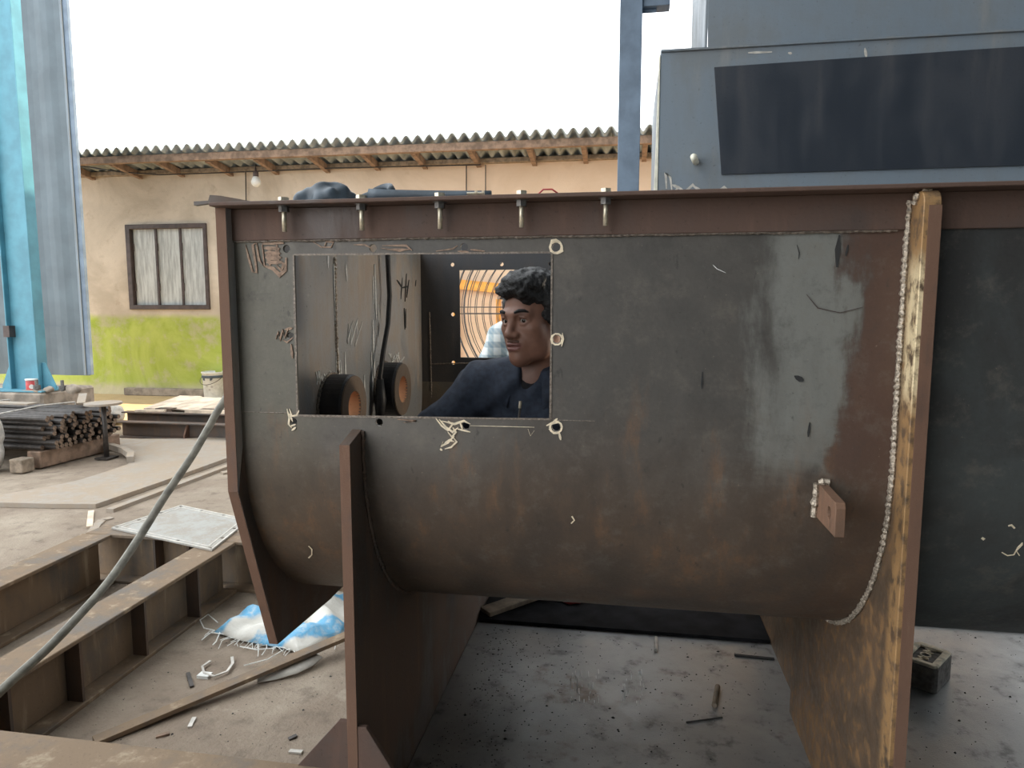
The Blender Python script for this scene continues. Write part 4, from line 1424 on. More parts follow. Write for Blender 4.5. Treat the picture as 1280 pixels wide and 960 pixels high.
for px, lab in ((590, 'loose zinc bolt lying on the tank top beside the hose end'), (599, 'second loose zinc bolt lying further right on the tank top')):
    p = at(px, 249, Y=1.336)
    o = thing('loose_bolt', (p.x, 1.336, TZ), lab, 'bolt', 'loose bolts on the tank top')
    build('shank', MB().cyl((p.x - .010, 1.336, TZ + .0055), (p.x + .006, 1.338, TZ + .0055), .003, n=8), M['zinc'], o)
    build('head', MB().cyl((p.x + .005, 1.338, TZ + .0058), (p.x + .010, 1.3385, TZ + .0058), .0057, n=6), M['zinc'], o)
rp = [at(671, 250, Y=1.36), at(679, 246.5, Y=1.36), at(690, 246.5, Y=1.36), at(700, 250, Y=1.36)]
wire([(q.x, 1.36, TZ + .0025 + (.011 if i in (1, 2) else 0)) for i, q in enumerate(rp)], .0018, 'red_wire', M['red'], 'short loop of thin red wire on the tank top', 'wire')

# ================================================================== FLOOR PLATES under the tank
tag(build('floor_sheet', MB().box(XL + .001, 2.4, .55, 3.4, -.01, .0045), M['plate'], bevel=.001), 'dark steel sheet covering the floor under the tank', 'sheet', 'steel sheets on the floor')
tag(build('floor_sheet', MB().box(XL + .006, XR + .028, 2.49, 3.3, .005, .018), M['blackplate'], bevel=.001), 'second steel sheet lying under the back of the tank', 'sheet', 'steel sheets on the floor')
tag(build('floor_sheet', MB().box(XR + .06, 2.4, 2.74, 3.35, .005, .018), M['blackplate'], bevel=.001), 'steel sheet lying behind the brick at right', 'sheet', 'steel sheets on the floor')
zf = .0185
pk = tag(build('wooden_plank', MB().bar((-.525, 2.53, zf), (-.19, 2.86, zf + .02), .07, .018), M['oldwood'], bevel=.002), 'narrow grey plank lying under the tank by the left saddle', 'plank')
s_ = Sdf((-.32, 2.58, zf - .012), (-.1, 2.82, zf + .08), .006)
s_.ell((-.20, 2.70, zf + .012), (.05, .03, .02)); s_.cone((-.24, 2.71, zf + .012), (-.27, 2.70, zf + .008), .012, .006); s_.wrinkle(.003, 70, 9)
s_.F[:, :, :2] = .1
tag(s_.obj('red_rag', M['red']), 'small crumpled red rag lying under the tank', 'rag')
# brick with a stamped frog
br = thing('brick', (.965, 2.31, .0045), 'grey brick with a stamped hollow lying on the floor sheet', 'brick')
rz = math.radians(52)
ca, sa = math.cos(rz), math.sin(rz)


def bl(u, v, z): return Vector((.965 + u * ca - v * sa, 2.315 + u * sa + v * ca, z))


bw_, bl_, bh_ = .054, .077, .09
orr = [(-bl_, -bw_ + .01), (-bl_ + .012, -bw_), (bl_ - .008, -bw_), (bl_, -bw_ + .012), (bl_ + .004, bw_ - .015), (bl_ - .012, bw_), (-bl_ + .015, bw_ + .003), (-bl_, bw_ - .01)]
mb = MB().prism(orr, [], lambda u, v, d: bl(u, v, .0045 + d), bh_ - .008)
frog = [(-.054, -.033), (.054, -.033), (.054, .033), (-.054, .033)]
build('brick_body', mb, M['shadebrick'], br, bevel=.003)
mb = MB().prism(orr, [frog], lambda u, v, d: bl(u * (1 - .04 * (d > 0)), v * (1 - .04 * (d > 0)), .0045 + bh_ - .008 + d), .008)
build('brick_rim', mb, M['brick'], br, bevel=.003)['label'] = 'pale dusty rim of the brick, top light put into its colour'
fc = bpy.data.curves.new('stamp', 'FONT')
fc.body = 'MOM'
fc.size = .046
fc.extrude = .0022
fc.align_x = 'CENTER'; fc.align_y = 'CENTER'
tmp = bpy.data.objects.new('stamp_tmp', fc)
COL.objects.link(tmp)
dg = bpy.context.evaluated_depsgraph_get()
me = bpy.data.meshes.new_from_object(tmp.evaluated_get(dg))
bpy.data.objects.remove(tmp)
mb = MB()
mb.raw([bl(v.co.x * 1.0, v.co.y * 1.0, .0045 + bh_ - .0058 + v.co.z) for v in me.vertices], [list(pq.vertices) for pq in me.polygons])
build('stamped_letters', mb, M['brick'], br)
# electrode stubs and slivers
for (a, b_, r, lab, mt) in (((893, 882), (897, 858), .008, 'short dark pipe stub on the floor sheet between the saddles', 'oldwood'), ((820, 813), (820, 797), .006, 'short pale electrode stub on the floor sheet near the back', 'paper')):
    p0, p1 = at(*a, Z=.0045 + r), at(*b_, Z=.0045 + r)
    tag(build('electrode_stub', MB().cyl(p0, p1, r, n=10), M[mt], smooth=False), lab, 'stub', 'stubs on the floor sheet')
p0, p1 = at(918, 819, Z=.006), at(968, 824, Z=.006)
tag(build('steel_sliver', MB().bar((p0.x, p0.y, .005), (p1.x, p1.y, .005), .012, .004), M['soot']), 'thin dark steel sliver beside the right saddle foot', 'sliver')
p0, p1 = at(858, 903, Z=.006), at(903, 897, Z=.006)
tag(build('steel_sliver', MB().bar((p0.x, p0.y, .005), (p1.x, p1.y, .005), .004, .003), M['soot']), 'hair-thin dark sliver in front of the dark pipe stub', 'sliver')
for i, (a, b_, mt, lab) in enumerate((((361, 925), (371, 921), 'rod', 'dark sliver of scrap beside the left gusset'), ((235, 842), (240, 860), 'rod', 'dark scrap sliver on the ground behind the angle bar'), ((195, 922), (212, 918), 'timber', 'small brown chip on the ground in front of the angle bar'), ((237, 910), (243, 899), 'paper', 'small pale chip on the ground in front of the angle bar'), ((362, 940), (378, 942), 'paper', 'pale flake at the foot of the left gusset'))):
    p0, p1 = at(*a, Z=0), at(*b_, Z=0)
    tag(build('scrap_chip', MB().bar((p0.x, p0.y, 0), (p1.x, p1.y, .002), .012, .005), M[mt]), lab, 'chip', 'scrap chips on the ground')
# grit
mb = MB()
rs = np.random.RandomState(5)
for k in range(1500):
    u = rs.rand()
    if u < .62:
        x, y, z = rs.uniform(XL + .03, XR - .02), rs.uniform(1.35, 2.47), .0045
        if rs.rand() < .6:
            x = XL + .05 + abs(rs.normal(0, .18)); y = rs.uniform(1.5, 2.45)
        if x > XR - .02:
            continue
    elif u < .8:
        x, y, z = rs.uniform(.56, 1.5), rs.uniform(1.7, 2.7), .0045
    else:
        x, y, z = rs.uniform(-1.55, -.62), rs.uniform(1.36, 2.5), .0
    s0 = rs.uniform(.0008, .003) if rs.rand() < .94 else rs.uniform(.003, .0055)
    vs = [(x + s0 * rs.uniform(.6, 1.3) * math.cos(a), y + s0 * rs.uniform(.6, 1.3) * math.sin(a), z) for a in (0, 1.5, 3.1, 4.6)]
    mb.raw(vs + [(x, y, z + s0 * .8)], [(0, 1, 4), (1, 2, 4), (2, 3, 4), (3, 0, 4)])
tag(build('grit', mb, M['grit'], fix=False), 'black grit and spatter scattered over the floor sheet', 'grit', kind='stuff')
mb = MB()
for k in range(70):
    x0_ = random.choice([(712, 730), (735, 748), (775, 805)])
    px, py = random.uniform(*x0_), random.uniform(836, 876)
    L = random.uniform(2, 9)
    mb.ribbon([at(px, py, Z=.0046), at(px + .3, py + L, Z=.0046)], random.uniform(.0015, .004), (0, 0, 1), .0004)
tag(build('chalk_scratches', mb, M['chalk']), 'white brushed chalk scratches on the floor sheet', 'scratches', kind='stuff')

# grey hose sweeping down at the left
hp = [(-.80, 1.86, 1.18), at(283, 497, Y=1.80), at(262, 532, Y=1.78), at(240, 570, Y=1.73), at(205, 622, Y=1.66), at(170, 678, Y=1.57), at(135, 728, Y=1.47), at(100, 768, Y=1.38), at(60, 810, Y=1.30), at(20, 846, Y=1.24), at(-30, 892, Y=1.18), at(-110, 960, Y=1.1)]
hp = [Vector(q) for q in hp]
hp[0] = Vector((-.99, 1.86, 1.10))
hp = [Vector((-.955, 1.95, 1.26)), Vector((-.93, 2.08, 1.38)), Vector((-.90, 2.16, TZ + .02)), Vector((-.80, 2.18, TZ + .03))][::-1] + hp[1:]
pts = []
for i in range(len(hp) - 1):
    a, b_, c_, d_ = hp[max(i - 1, 0)], hp[i], hp[i + 1], hp[min(i + 2, len(hp) - 1)]
    for t in np.linspace(0, 1, 6)[:-1]:
        pts.append(.5 * ((2 * b_) + (c_ - a) * t + (2 * a - 5 * b_ + 4 * c_ - d_) * t * t + (3 * b_ - a - 3 * c_ + d_) * t ** 3))
wire(pts + [hp[-1]], .0105, 'air_hose', M['hose'], 'long grey hose sweeping down from the tank to lower left', 'hose')

# ================================================================== POST AND HOPPER behind the tank
PY = 4.25
xa, xb = at(772, 200, Y=PY).x, at(799.5, 200, Y=PY).x
po = thing('steel_post', ((xa + xb) / 2, PY, 0), 'grey blue H-section steel post standing behind the tank', 'post')
build('front_flange', MB().box(xa, xb, PY, PY + .012, .015, 4.6), M['postblue'], po, bevel=.002)
build('rear_flange', MB().box(xa, xb, PY + .13, PY + .142, .015, 4.6), M['postblue'], po, bevel=.002)
build('web', MB().box((xa + xb) / 2 - .004, (xa + xb) / 2 + .004, PY + .012, PY + .13, .015, 4.6), M['postblue'], po)
build('base_plate', MB().box(xa - .06, xb + .06, PY - .06, PY + .2, 0, .015), M['postblue'], po)
zb = at(820, 5, Y=PY).z
build('bracket_arm', MB().box(xb, at(838, 3, Y=PY).x, PY + .02, PY + .12, zb, zb + .10).box(xb, xb + .08, PY + .06, PY + .07, zb - .02, zb), M['postblue'], po, bevel=.002)

HY = 4.0
hx, htz = at(826, 66, Y=HY).x, at(826, 66, Y=HY).z
hop = thing('steel_hopper', (1.4, HY + .7, 0), 'tall grey stepped steel hopper standing behind the tank at right', 'hopper')
build('front_plate', MB().prism([(hx, 1.55), (3.2, 1.55), (3.2, htz), (hx, htz)], [], lambda u, v, d: (u, HY + d, v), .012), M['hopper'], hop, bevel=.002)
build('side_plate', MB().box(hx - .0, hx + .012, HY + .013, HY + 1.3, 1.55, htz), M['hopper'], hop)
build('top_plate', MB().box(hx, 3.2, HY - .015, HY + 1.3, htz, htz + .012), M['hopper'], hop, bevel=.002)
build('back_plate', MB().box(hx, 3.2, HY + 1.3, HY + 1.312, 1.55, htz), M['hopper'], hop)
build('bottom_plate', MB().box(hx + .013, 3.2, HY + .013, HY + 1.299, 1.55, 1.562), M['hopper'], hop)
build('lit_edge_strip', MB().prism([(hx - .024, 1.55), (hx - .002, 1.55), (hx - .002, htz - .01), (hx - .007, htz - .01)], [], lambda u, v, d: (u, HY - .004 + d, v), .06), M['cream'], hop)  # cream strip standing in for sunlight on the hopper's left edge
for x in (hx + .05, 2.6):
    build('leg', MB().box(x, x + .12, HY + .1, HY + .22, 0, 1.55), M['hopper'], hop)
    build('leg', MB().box(x, x + .12, HY + 1.1, HY + 1.22, 0, 1.55), M['hopper'], hop)
ux = at(882, 40, Y=HY + .05).x
build('upper_plate', MB().prism([(ux + .015, htz + .0125), (3.2, htz + .0125), (3.2, 4.4), (ux - .03, 4.4)], [], lambda u, v, d: (u, HY + .05 + d, v), .012), M['hopper'], hop)
build('upper_side', MB().box(ux + .0, ux + .012, HY + .063, HY + 1.0, htz + .0125, 4.4), M['hopper'], hop)
d0, d1 = at(893, 84, Y=HY - .012), at(902, 218, Y=HY - .012)
dk = []
for t in np.linspace(0, 1, 9):
    dk.append((d0.x + (3.1 - d0.x) * t, d0.z + .02 * min(1, t * 1.8)))
build('dark_sheet', MB().prism([(d1.x, d1.z)] + dk + [(3.1, d1.z - .0)], [], lambda u, v, d: (u, HY - .012 + d, v), .0115), M['hopdark'], hop)
q = at(870, 202, Y=HY - .01)
build('bolt_stub', MB().cyl((q.x, HY + .001, q.z), (q.x - .02, HY - .09, q.z + .01), .018, n=10), M['cream'], hop, smooth=True)
mb = MB()
PLH = dict(Y=HY - .0006)
strokes(mb, PLH, [[(833, 236), (832, 216), (838, 222), (840, 240)], [(840, 243), (848, 234), (856, 240), (866, 231), (874, 240)], [(895, 240), (905, 234), (915, 242)], [(925, 236), (940, 240)], [(955, 240), (975, 236), (990, 240)], [(840, 231), (852, 236)], [(868, 233), (880, 242)]], .016, (0, -1, 0))
strokes(mb, PLH, [[(935, 66), (965, 65)], [(1081, 60), (1083, 72)], [(985, 66), (990, 67)]], .012, (0, -1, 0))
build('weld_scribble', mb, M['paper'], hop)

# ================================================================== FAN, STOOL
FC = Vector((-.42, 3.95, 1.2))
FC = at(688, 388, Y=3.95)
FRAD = 115 / 870 * 3.95 * 1.0
fan = thing('industrial_fan', (FC.x, FC.y, 0), 'large industrial fan with a round wire guard behind the tank', 'fan')
ringr = [FRAD * t for t in (1.0, .93, .86, .78, .70, .62, .54, .46, .38, .30, .22)]
for gi, yy in ((0, FC.y - .12), (1, FC.y + .08)):
    mb = MB()
    for i, r in enumerate(ringr):
        bul = -.05 * (1 - (r / FRAD) ** 2) * (1 if gi == 0 else -1)
        mb.tube([(FC.x + r * math.cos(a), yy + bul, FC.z + r * math.sin(a)) for a in np.linspace(0, 2 * math.pi, 49)], .0055 if i == 0 else .0024, 5, False)
    for k in range(6):
        a = k * math.pi / 3
        for da in (-.035, .035):
            mb.tube([(FC.x + r * math.cos(a + da * FRAD / max(r, .1)), yy - .05 * (1 - (r / FRAD) ** 2) * (1 if gi == 0 else -1), FC.z + r * math.sin(a + da * FRAD / max(r, .1))) for r in (FRAD, FRAD * .75, FRAD * .5, FRAD * .25)], .003, 5)
    build('wire_guard', mb, M['galv'], fan)
build('motor', MB().lathe([(.0001, -.06), (.07, -.06), (.085, -.03), (.085, .12), (.05, .15), (.0001, .15)], FC, 20, 'y'), M['galv'], fan, smooth=True)
for k in range(3):
    mb = MB()
    for j, r in enumerate((.07, .18, .30)):
        for s0 in (-1, 0, 1):
            a = k * 2 * math.pi / 3 + .3 + s0 * .38 + r * .5
            mb.v.append(Vector((FC.x + r * math.cos(a), FC.y - .03 + .035 * s0, FC.z + r * math.sin(a))))
    for j in range(2):
        for s0 in range(2):
            o = j * 3 + s0
            mb.f.append([o, o + 1, o + 4, o + 3]); mb.mi.append(0)
    bl_o = build('blade', mb, M['galv'], fan, smooth=True)
    sm = bl_o.modifiers.new('thick', 'SOLIDIFY'); sm.thickness = .004
build('pole', MB().cyl((FC.x, FC.y + .10, .03), (FC.x, FC.y + .10, FC.z), .025, n=12), M['galv'], fan, smooth=True)
build('base', MB().lathe([(.0001, 0), (.28, 0), (.28, .02), (.05, .05), (.0001, .05)], (FC.x, FC.y + .10, 0), 28), M['galv'], fan, smooth=True)
# orange rail on the shed wall
oa, ob_ = at(560, 354, Y=WY - .06), at(680, 366, Y=WY - .06)
tag(build('orange_rail', MB().bar(oa - Vector((0, 0, .06)), ob_ - Vector((0, 0, .06)), .04, .12).bar(at(624, 372, Y=WY - .06) - Vector((0, 0, .45)), at(624, 372, Y=WY - .06) - Vector((0, 0, .02)), .04, .12, (0, -1, 0)).bar((oa.x + .1, WY - .06, 0), (oa.x + .1, WY - .06, oa.z - .06), .04, .06, (0, -1, 0)), M['orange']), 'orange painted rail in front of the peach wall seen through the fan', 'rail')

# ================================================================== PEOPLE
def frame(fwd, up=(0, 0, 1), roll=0.0):
    f = Vector(fwd).normalized()
    x = f.cross(Vector(up)).normalized()
    z = x.cross(f).normalized()
    if roll:
        q = Matrix.Rotation(roll, 3, f)
        x, z = q @ x, q @ z
    return np.array([list(x), list(f), list(z)])      # rows: local axes in world


class Head:
    def __init__(s, c, fr_):
        s.c, s.R = np.array(c), fr_

    def w(s, p): return s.c + np.array(p) @ s.R

    def e(s, S_, c, r, **k):
        S_.ell(s.w(c), r, rot=[[s.R[j][i] for j in range(3)] for i in range(3)], **k)

    def k(s, S_, a, b, *r, **k): S_.cone(s.w(a), s.w(b), *r, **k)


def head_skin(S_, H):
    H.e(S_, (0, -.015, .032), (.073, .094, .083), k=.02)
    H.e(S_, (0, .022, -.028), (.061, .066, .084), k=.03)
    for sx in (-1, 1):
        H.k(S_, (sx * .054, -.002, -.045), (sx * .040, .03, -.083), .021, .019, k=.025)
        H.k(S_, (sx * .040, .03, -.083), (0, .070, -.098), .019, .019, k=.025)
        H.e(S_, (sx * .043, .052, -.022), (.022, .022, .018), k=.02)
        H.e(S_, (sx * .034, .036, -.055), (.030, .034, .036), k=.02)
        H.k(S_, (sx * .043, .068, .018), (sx * .012, .083, .019), .009, .010, k=.014)
    H.e(S_, (0, .074, -.097), (.021, .018, .017), k=.02)
    H.e(S_, (0, .078, -.062), (.028, .014, .024), k=.02)
    for sx in (-1, 1):
        H.e(S_, (sx * .031, .090, .001), (.019, .016, .0115), k=.012, sub=True)
    H.k(S_, (0, .081, .012), (0, .102, -.030), .0085, .0105, k=.012)
    H.e(S_, (0, .102, -.033), (.0135, .011, .0105), k=.008)
    for sx in (-1, 1):
        H.e(S_, (sx * .0145, .092, -.036), (.009, .012, .0085), k=.006)
        H.e(S_, (sx * .0075, .098, -.045), (.0042, .006, .004), k=.003, sub=True)
        # eyelids
        up_ = [(sx * .0465, .070, .002), (sx * .038, .0785, .0092), (sx * .029, .0815, .0104), (sx * .018, .0775, .003)]
        for a, b in zip(up_[:-1], up_[1:]):
            H.k(S_, a, b, .0040, .0040, k=.004)
        lo_ = [(sx * .0465, .069, -.001), (sx * .036, .0765, -.0088), (sx * .027, .0780, -.0088), (sx * .018, .0765, -.001)]
        for a, b in zip(lo_[:-1], lo_[1:]):
            H.k(S_, a, b, .0038, .0038, k=.004)
        # ears
        H.e(S_, (sx * .076, -.008, -.008), (.009, .019, .031), k=.008)
        H.e(S_, (sx * .086, -.004, -.004), (.006, .010, .018), k=.006, sub=True)
    H.e(S_, (0, .0905, -.0605), (.0235, .0100, .0068), k=.005)
    H.e(S_, (0, .0895, -.0720), (.0215, .0108, .0078), k=.005)
    H.e(S_, (0, .1005, -.0658), (.0240, .0080, .0014), k=.004, sub=True)


def head_hair(S_, H, seed=1):
    H.e(S_, (0, -.022, .047), (.085, .102, .082), k=.01)
    H.e(S_, (0, .030, .092), (.064, .062, .036), k=.02)
    H.e(S_, (.02, .062, .078), (.044, .028, .022), k=.012)
    H.e(S_, (-.03, .060, .080), (.034, .028, .022), k=.012)
    for sx in (-1, 1):
        H.e(S_, (sx * .070, .012, .02), (.014, .022, .045), k=.012)
        H.e(S_, (sx * .069, -.045, -.01), (.016, .035, .05), k=.02)
    H.e(S_, (0, -.075, -.02), (.06, .035, .06), k=.02)
    S_.wrinkle(.0016, 120, seed)
    S_.wrinkle(.0012, 330, seed + 5)


def face_parts(H, person):
    for sx in (-1, 1):
        c = H.w((sx * .031, .0682, .0008))
        mb = MB()
        f = Vector(H.R[1] - H.R[0] * .30 - H.R[2] * .08).normalized()
        bm = bmesh.new()
        bmesh.ops.create_uvsphere(bm, u_segments=20, v_segments=14, radius=.0122)
        rot = f.to_track_quat('Z', 'Y').to_matrix()
        vs = [Vector(c) + rot @ v.co for v in bm.verts]
        for fc_ in bm.faces:
            cz = (fc_.calc_center_median()).z
            mb.f.append([v.index for v in fc_.verts]); mb.mi.append(1 if cz > .0109 else 0)
        mb.v = vs
        build('eye', mb, [M['eye'], M['iris']], person, smooth=True)
        bm.free()
        pts = [H.w(q) for q in ((sx * .050, .070, .020), (sx * .042, .080, .0265), (sx * .030, .0885, .0275), (sx * .017, .0915, .0235))]
        build('eyebrow', MB().tube(pts, [.002, .0042, .0048, .0035], 8), M['hair'], person, smooth=True)


def hand(S_, wrist, palm_dir, finger_side, curl, sgn):
    """five fingers: palm_dir points to the knuckles, finger_side across, curl towards the palm"""
    w_, d, sd2, c = [np.array(v, float) for v in (wrist, palm_dir, finger_side, curl)]
    d, sd2, c = d / np.linalg.norm(d), sd2 / np.linalg.norm(sd2), c / np.linalg.norm(c)
    for t in (-.026, -.009, .009, .026):
        S_.cone(w_ + sd2 * t * .6, w_ + d * .085 + sd2 * t, .016, .0125, k=.012)
    for t, L in ((-.030, .066), (-.010, .078), (.010, .072), (.029, .056)):
        a = w_ + d * .088 + sd2 * t
        b = a + (d * .85 + c * .45) * L * .45
        e = b + (d * .45 + c * .9) * L * .32
        g = e + (d * .05 + c * 1.0) * L * .26
        S_.chain([a, b, e, g], [.0092, .0088, .0082, .0070], k=.004)
    a = w_ + d * .025 - sd2 * .028
    b = a + (d * .55 - sd2 * .75 + c * .25) * .038
    e = b + (d * .85 - sd2 * .1 + c * .5) * .032
    g = e + (d * .8 + sd2 * .15 + c * .5) * .025
    S_.chain([a, b, e, g], [.0135, .0112, .0098, .0082], k=.006)


def body_parts(S_, J, g):
    """torso and limbs; g inflates them for clothing"""
    S_.ell(J['pel'], (.165 + g, .125 + g, .11 + g), k=.04)
    S_.cone(J['pel'] + J['up'] * .03, J['chest'], .118 + g, .122 + g, k=.05)
    for s_n in (-1, 1):
        S_.cone(J['chest'] + J['rt'] * .065 * s_n - J['up'] * .06, J['chest'] + J['rt'] * .085 * s_n + J['up'] * .07, .088 + g, .078 + g, k=.05)
    S_.cone(J['shR'], J['shL'], .056 + g, .056 + g, k=.05)
    S_.cone(J['neck'] - J['up'] * .03, (J['shR'] + J['neck']) / 2 - J['up'] * .01, .052 + g * .7, .05 + g, k=.04)
    S_.cone(J['neck'] - J['up'] * .03, (J['shL'] + J['neck']) / 2 - J['up'] * .01, .052 + g * .7, .05 + g, k=.04)


def arms(S_, J, g, to=1.0):
    for s_n in 'RL':
        S_.cone(J['sh' + s_n], J['el' + s_n], .050 + g, .040 + g, k=.03)
        e, w_ = J['el' + s_n], J['wr' + s_n]
        S_.cone(e, e + (w_ - e) * to, .039 + g, .039 + g + (.028 - .039) * to, k=.015)


def legs(S_, J, g, to=1.0):
    for s_n in 'RL':
        S_.cone(J['hip' + s_n], J['kn' + s_n], .080 + g, .056 + g, k=.03)
        k_, a = J['kn' + s_n], J['an' + s_n]
        S_.cone(k_, k_ + (a - k_) * .35, .054 + g, .052 + g, k=.02)
        S_.cone(k_ + (a - k_) * .35, k_ + (a - k_) * to, .052 + g, .036 + g, k=.02)


V3 = lambda *a: np.array(a, float)
# --- the worker inside the tank
wk = thing('person', (-.21, 2.05, .50), 'man in navy workwear sitting inside the tank, looking left through the window', 'person')
hc = np.array(at(656, 399, Y=1.80)) + V3(.012, .08, .004)
HR = frame((-.55, -.83, -.12), roll=math.radians(2))
H = Head(hc, HR)
J = dict(pel=V3(-.20, 2.03, .612), chest=V3(-.205, 1.965, .87), up=V3(0, -.12, 1), rt=V3(1, .05, 0), neck=V3(-.215, 1.925, 1.035),
         shR=V3(-.375, 1.925, .975), shL=V3(-.035, 1.955, .975), elR=V3(-.56, 1.85, .80), elL=V3(.07, 1.82, .76), wrR=V3(-.60, 1.64, .72), wrL=V3(-.02, 1.63, .70),
         hipR=V3(-.29, 2.00, .612), hipL=V3(-.11, 2.00, .612), knR=V3(-.56, 1.74, .66), knL=V3(.17, 1.74, .66), anR=V3(-.28, 1.69, .535), anL=V3(-.11, 1.76, .565))
for k_ in J:
    if k_ not in ('up', 'rt'):
        J[k_] = J[k_] + V3(-.03, 0, 0)
S_ = Sdf((-.72, 1.50, .49), (.30, 2.20, 1.34), .0028)
head_skin(S_, H)
S_.cone(H.w((0, -.028, -.055)), J['neck'] - V3(0, -.01, .04), .050, .056, k=.025)
body_parts(S_, J, -.006)
arms(S_, J, -.004)
legs(S_, J, -.004)
hand(S_, J['wrR'], (-.1, -.75, -.45), (.95, -.1, 0), (0, -.5, -.85), 1)
hand(S_, J['wrL'], (.15, -.75, -.45), (-.95, -.1, 0), (0, -.5, -.85), -1)
for s_n, d in (('R', V3(.12, -.02, -.02)), ('L', V3(-.12, -.02, -.02))):
    S_.cone(J['an' + s_n], J['an' + s_n] + d, .034, .026, k=.02)


def lips(c):
    l = (c - H.c) @ H.R.T
    return ((np.abs(l[:, 0]) < .025) & (l[:, 2] < -.054 - np.abs(l[:, 0]) * .12) & (l[:, 2] > -.079 + np.abs(l[:, 0]) * .35) & (l[:, 1] > .084)).astype(int)


S_.obj('body', [M['skin'], M['lip']], wk, lips)
face_parts(H, wk)
S_ = Sdf(H.c - .17, H.c + .17, .004)
head_hair(S_, H)
# keep the face free
H.e(S_, (0, .095, -.035), (.060, .060, .100), k=.012, sub=True)
H.e(S_, (0, .03, -.11), (.09, .09, .075), k=.01, sub=True)
S_.obj('hair', M['hair'], wk)
S_ = Sdf(H.c - .14, H.c + .14, .0025)
for sx in (-1, 1):
    H.k(S_, (sx * .003, .0945, -.0515), (sx * .016, .0895, -.0525), .0042, .0042, k=.004)
    H.k(S_, (sx * .016, .0895, -.0525), (sx * .026, .081, -.062), .0042, .0022, k=.004)
S_.obj('moustache', M['stubble'], wk)
# navy overall shirt
S_ = Sdf((-.80, 1.46, .46), (.34, 2.26, 1.16), .005)
body_parts(S_, J, .010)
arms(S_, J, .012, .93)
S_.F = np.maximum(S_.F, np.float32(0.50) - (S_.lo[2] + S_.h * np.arange(S_.n[2]))[None, None, :].astype(np.float32))
nk = J['neck']
fw = V3(-.25, -1, 0); fw /= np.linalg.norm(fw)
rt = V3(1, -.25, 0); rt /= np.linalg.norm(rt)
# open neck and V
S_.cone(nk + V3(0, .005, -.03), nk + V3(0, .0, .16), .060, .066, k=.006, sub=True)
S_.cone(nk + fw * .055 + V3(0, 0, .03), nk + fw * .105 - V3(0, 0, .085), .040, .012, k=.006, sub=True)
S_.wrinkle(.0022, 42, 11)
S_.wrinkle(.0012, 85, 12)
shirt = S_.obj('navy_shirt', M['navy'], wk)
# collar: a band folded over, open at the throat
mb = MB()
NC = 26
for i in range(NC + 1):
    t = -1 + 2 * i / NC                         # -1 left tip .. 0 nape .. 1 right tip
    an = t * math.radians(152)
    o_ = -fw * math.cos(an) + rt * math.sin(an)
    fr_t = max(0.0, abs(t) - .55) / .45
    for r_, z_ in ((.064, .022 - .045 * fr_t), (.070, .034 - .045 * fr_t), (.078, .030 - .045 * fr_t), (.092, .004 - .060 * fr_t), (.100 + .012 * fr_t, -.022 - .085 * fr_t)):
        mb.v.append(Vector(nk + o_ * r_ + V3(0, 0, z_)))
for i in range(NC):
    for j in range(4):
        a = i * 5 + j
        mb.f.append([a, a + 1, a + 6, a + 5]); mb.mi.append(0)
co_ = build('collar', mb, M['navy'], shirt, smooth=True)
sm = co_.modifiers.new('thick', 'SOLIDIFY'); sm.thickness = .003; sm.offset = 1
zp = [nk + fw * .110 - V3(0, 0, .082), nk + fw * .128 - V3(0, 0, .13), nk + fw * .140 - V3(0, 0, .19), nk + fw * .150 - V3(0, 0, .26)]
build('zip', MB().tube([tuple(q + fw * .012) for q in zp], .0035, 6), M['galv'], shirt)
build('zip_pull', MB().cyl(tuple(zp[0] + fw * .018), tuple(zp[0] + fw * .022 - V3(0, 0, .018)), .004, n=8), M['zinc'], shirt)
# undershirt in the V
S_ = Sdf((-.45, 1.72, .84), (-.03, 2.1, 1.10), .005)
body_parts(S_, J, .002)
S_.F = np.maximum(S_.F, np.float32(0.86) - (S_.lo[2] + S_.h * np.arange(S_.n[2]))[None, None, :].astype(np.float32))
g = S_.lo[0] + S_.h * np.arange(S_.n[0])
S_.F = np.maximum(S_.F, (np.abs(g - nk[0]) - .10)[:, None, None].astype(np.float32))
S_.cone(nk + V3(0, .0, -.02), nk + V3(0, .0, .16), .064, .07, k=.006, sub=True)
S_.cone(nk + fw * .05 + V3(0, 0, .05), nk + fw * .085 - V3(0, 0, .012), .045, .032, k=.006, sub=True)
S_.obj('undershirt', M['black'], wk)
S_ = Sdf((-.80, 1.5, .43), (.34, 2.26, .82), .007)
S_.ell(J['pel'], (.185, .145, .115), k=.04)
legs(S_, J, .010, .92)
S_.wrinkle(.0025, 40, 13)
S_.obj('trousers', M['navy'], wk)
for s_n, d in (('R', V3(.15, -.02, -.02)), ('L', V3(-.15, -.02, -.02))):
    S_ = Sdf(J['an' + s_n] - .22, J['an' + s_n] + .22, .007)
    S_.cone(J['an' + s_n] - d * .15, J['an' + s_n] + d, .043, .034, k=.02)
    S_.obj('shoe', M['black'], wk)

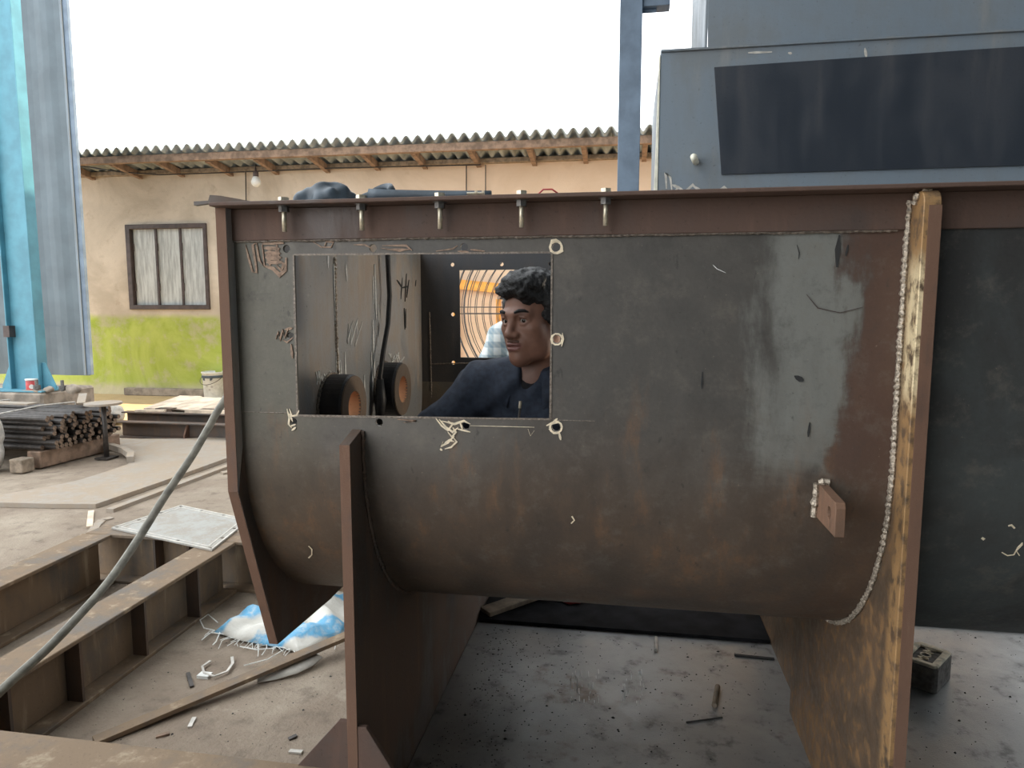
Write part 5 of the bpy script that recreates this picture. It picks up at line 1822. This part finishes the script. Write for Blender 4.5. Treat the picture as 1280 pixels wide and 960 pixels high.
# --- the second person, seated behind the tank
SX, SY = -.42, 3.44
stl = thing('wooden_stool', (SX, SY + .05, 0), 'plain wooden stool under the person in the plaid shirt', 'stool')
build('seat', MB().box(SX - .18, SX + .18, SY - .12, SY + .22, .44, .47), M['oldwood'], stl, bevel=.004)
for a in (-.15, .15):
    for b_ in (-.09, .19):
        build('leg', MB().box(SX + a - .02, SX + a + .02, SY + b_ - .02, SY + b_ + .02, 0, .44), M['oldwood'], stl)
p2 = thing('person', (SX, SY + .05, .47), 'person in a blue plaid shirt seated behind the tank, half hidden by the worker', 'person')
J2 = dict(pel=V3(SX, SY + .06, .585), chest=V3(SX, SY + .02, .90), up=V3(0, -.05, 1), rt=V3(1, 0, 0), neck=V3(SX, SY, 1.12),
          shR=V3(SX - .19, SY + .01, 1.06), shL=V3(SX + .19, SY + .01, 1.06), elR=V3(SX - .31, SY + .0, .83), elL=V3(SX + .28, SY - .03, .80), wrR=V3(SX - .20, SY - .21, .73), wrL=V3(SX + .17, SY - .22, .72),
          hipR=V3(SX - .09, SY + .03, .575), hipL=V3(SX + .09, SY + .03, .575), knR=V3(SX - .17, SY - .36, .55), knL=V3(SX + .17, SY - .36, .55), anR=V3(SX - .17, SY - .30, .10), anL=V3(SX + .17, SY - .30, .10))
H2 = Head(V3(SX + .01, SY - .035, 1.30), frame((-.3, -.95, -.12)))
S_ = Sdf((SX - .46, SY - .62, 0), (SX + .46, SY + .28, 1.48), .0065)
head_skin(S_, H2)
S_.cone(H2.w((0, -.028, -.055)), J2['neck'] - V3(0, -.01, .04), .050, .056, k=.025)
body_parts(S_, J2, -.008); arms(S_, J2, -.005); legs(S_, J2, -.005)
hand(S_, J2['wrR'], (.2, -.9, -.2), (.95, 0, 0), (0, -.3, -.9), 1)
hand(S_, J2['wrL'], (-.2, -.9, -.2), (-.95, 0, 0), (0, -.3, -.9), -1)
for s_n in 'RL':
    S_.cone(J2['an' + s_n] - V3(0, -.03, .03), J2['an' + s_n] + V3(0, -.16, -.065), .036, .028, k=.02)
S_.obj('body', M['skin'], p2)
face_parts(H2, p2)
S_ = Sdf(H2.c - .17, H2.c + .17, .005)
head_hair(S_, H2, 2)
H2.e(S_, (0, .095, -.035), (.060, .060, .100), k=.012, sub=True)
H2.e(S_, (0, .03, -.11), (.09, .09, .075), k=.01, sub=True)
S_.obj('hair', M['hair'], p2)
S_ = Sdf((SX - .46, SY - .40, .44), (SX + .46, SY + .28, 1.22), .0065)
body_parts(S_, J2, .012); arms(S_, J2, .015, .9)
S_.F = np.maximum(S_.F, np.float32(0.50) - (S_.lo[2] + S_.h * np.arange(S_.n[2]))[None, None, :].astype(np.float32))
S_.cone(J2['neck'] + V3(0, 0, -.02), J2['neck'] + V3(0, 0, .16), .060, .068, k=.006, sub=True)
S_.wrinkle(.003, 38, 21)
S_.obj('plaid_shirt', M['plaid'], p2)
S_ = Sdf((SX - .40, SY - .52, .06), (SX + .40, SY + .28, .72), .008)
S_.ell(J2['pel'], (.18, .14, .112), k=.04)
legs(S_, J2, .012, .93)
S_.F = np.maximum(S_.F, np.float32(.473) - (S_.lo[2] + S_.h * np.arange(S_.n[2]))[None, None, :].astype(np.float32) * np.float32(1) - np.float32(10) * ((S_.lo[1] + S_.h * np.arange(S_.n[1])) < SY - .13)[None, :, None].astype(np.float32))
S_.obj('trousers', M['tarp'], p2)
for s_n in 'RL':
    a = J2['an' + s_n]
    S_ = Sdf((a[0] - .08, a[1] - .26, -.01), (a[0] + .08, a[1] + .12, .16), .007)
    S_.cone((a[0], a[1] + .03, .05), (a[0], a[1] - .18, .04), .044, .038, k=.02)
    S_.cone((a[0], a[1] + .01, .05), (a[0], a[1] + .0, .11), .042, .044, k=.02)
    S_.F = np.maximum(S_.F, np.float32(.002) - (S_.lo[2] + S_.h * np.arange(S_.n[2]))[None, None, :].astype(np.float32))
    S_.obj('shoe', M['black'], p2)
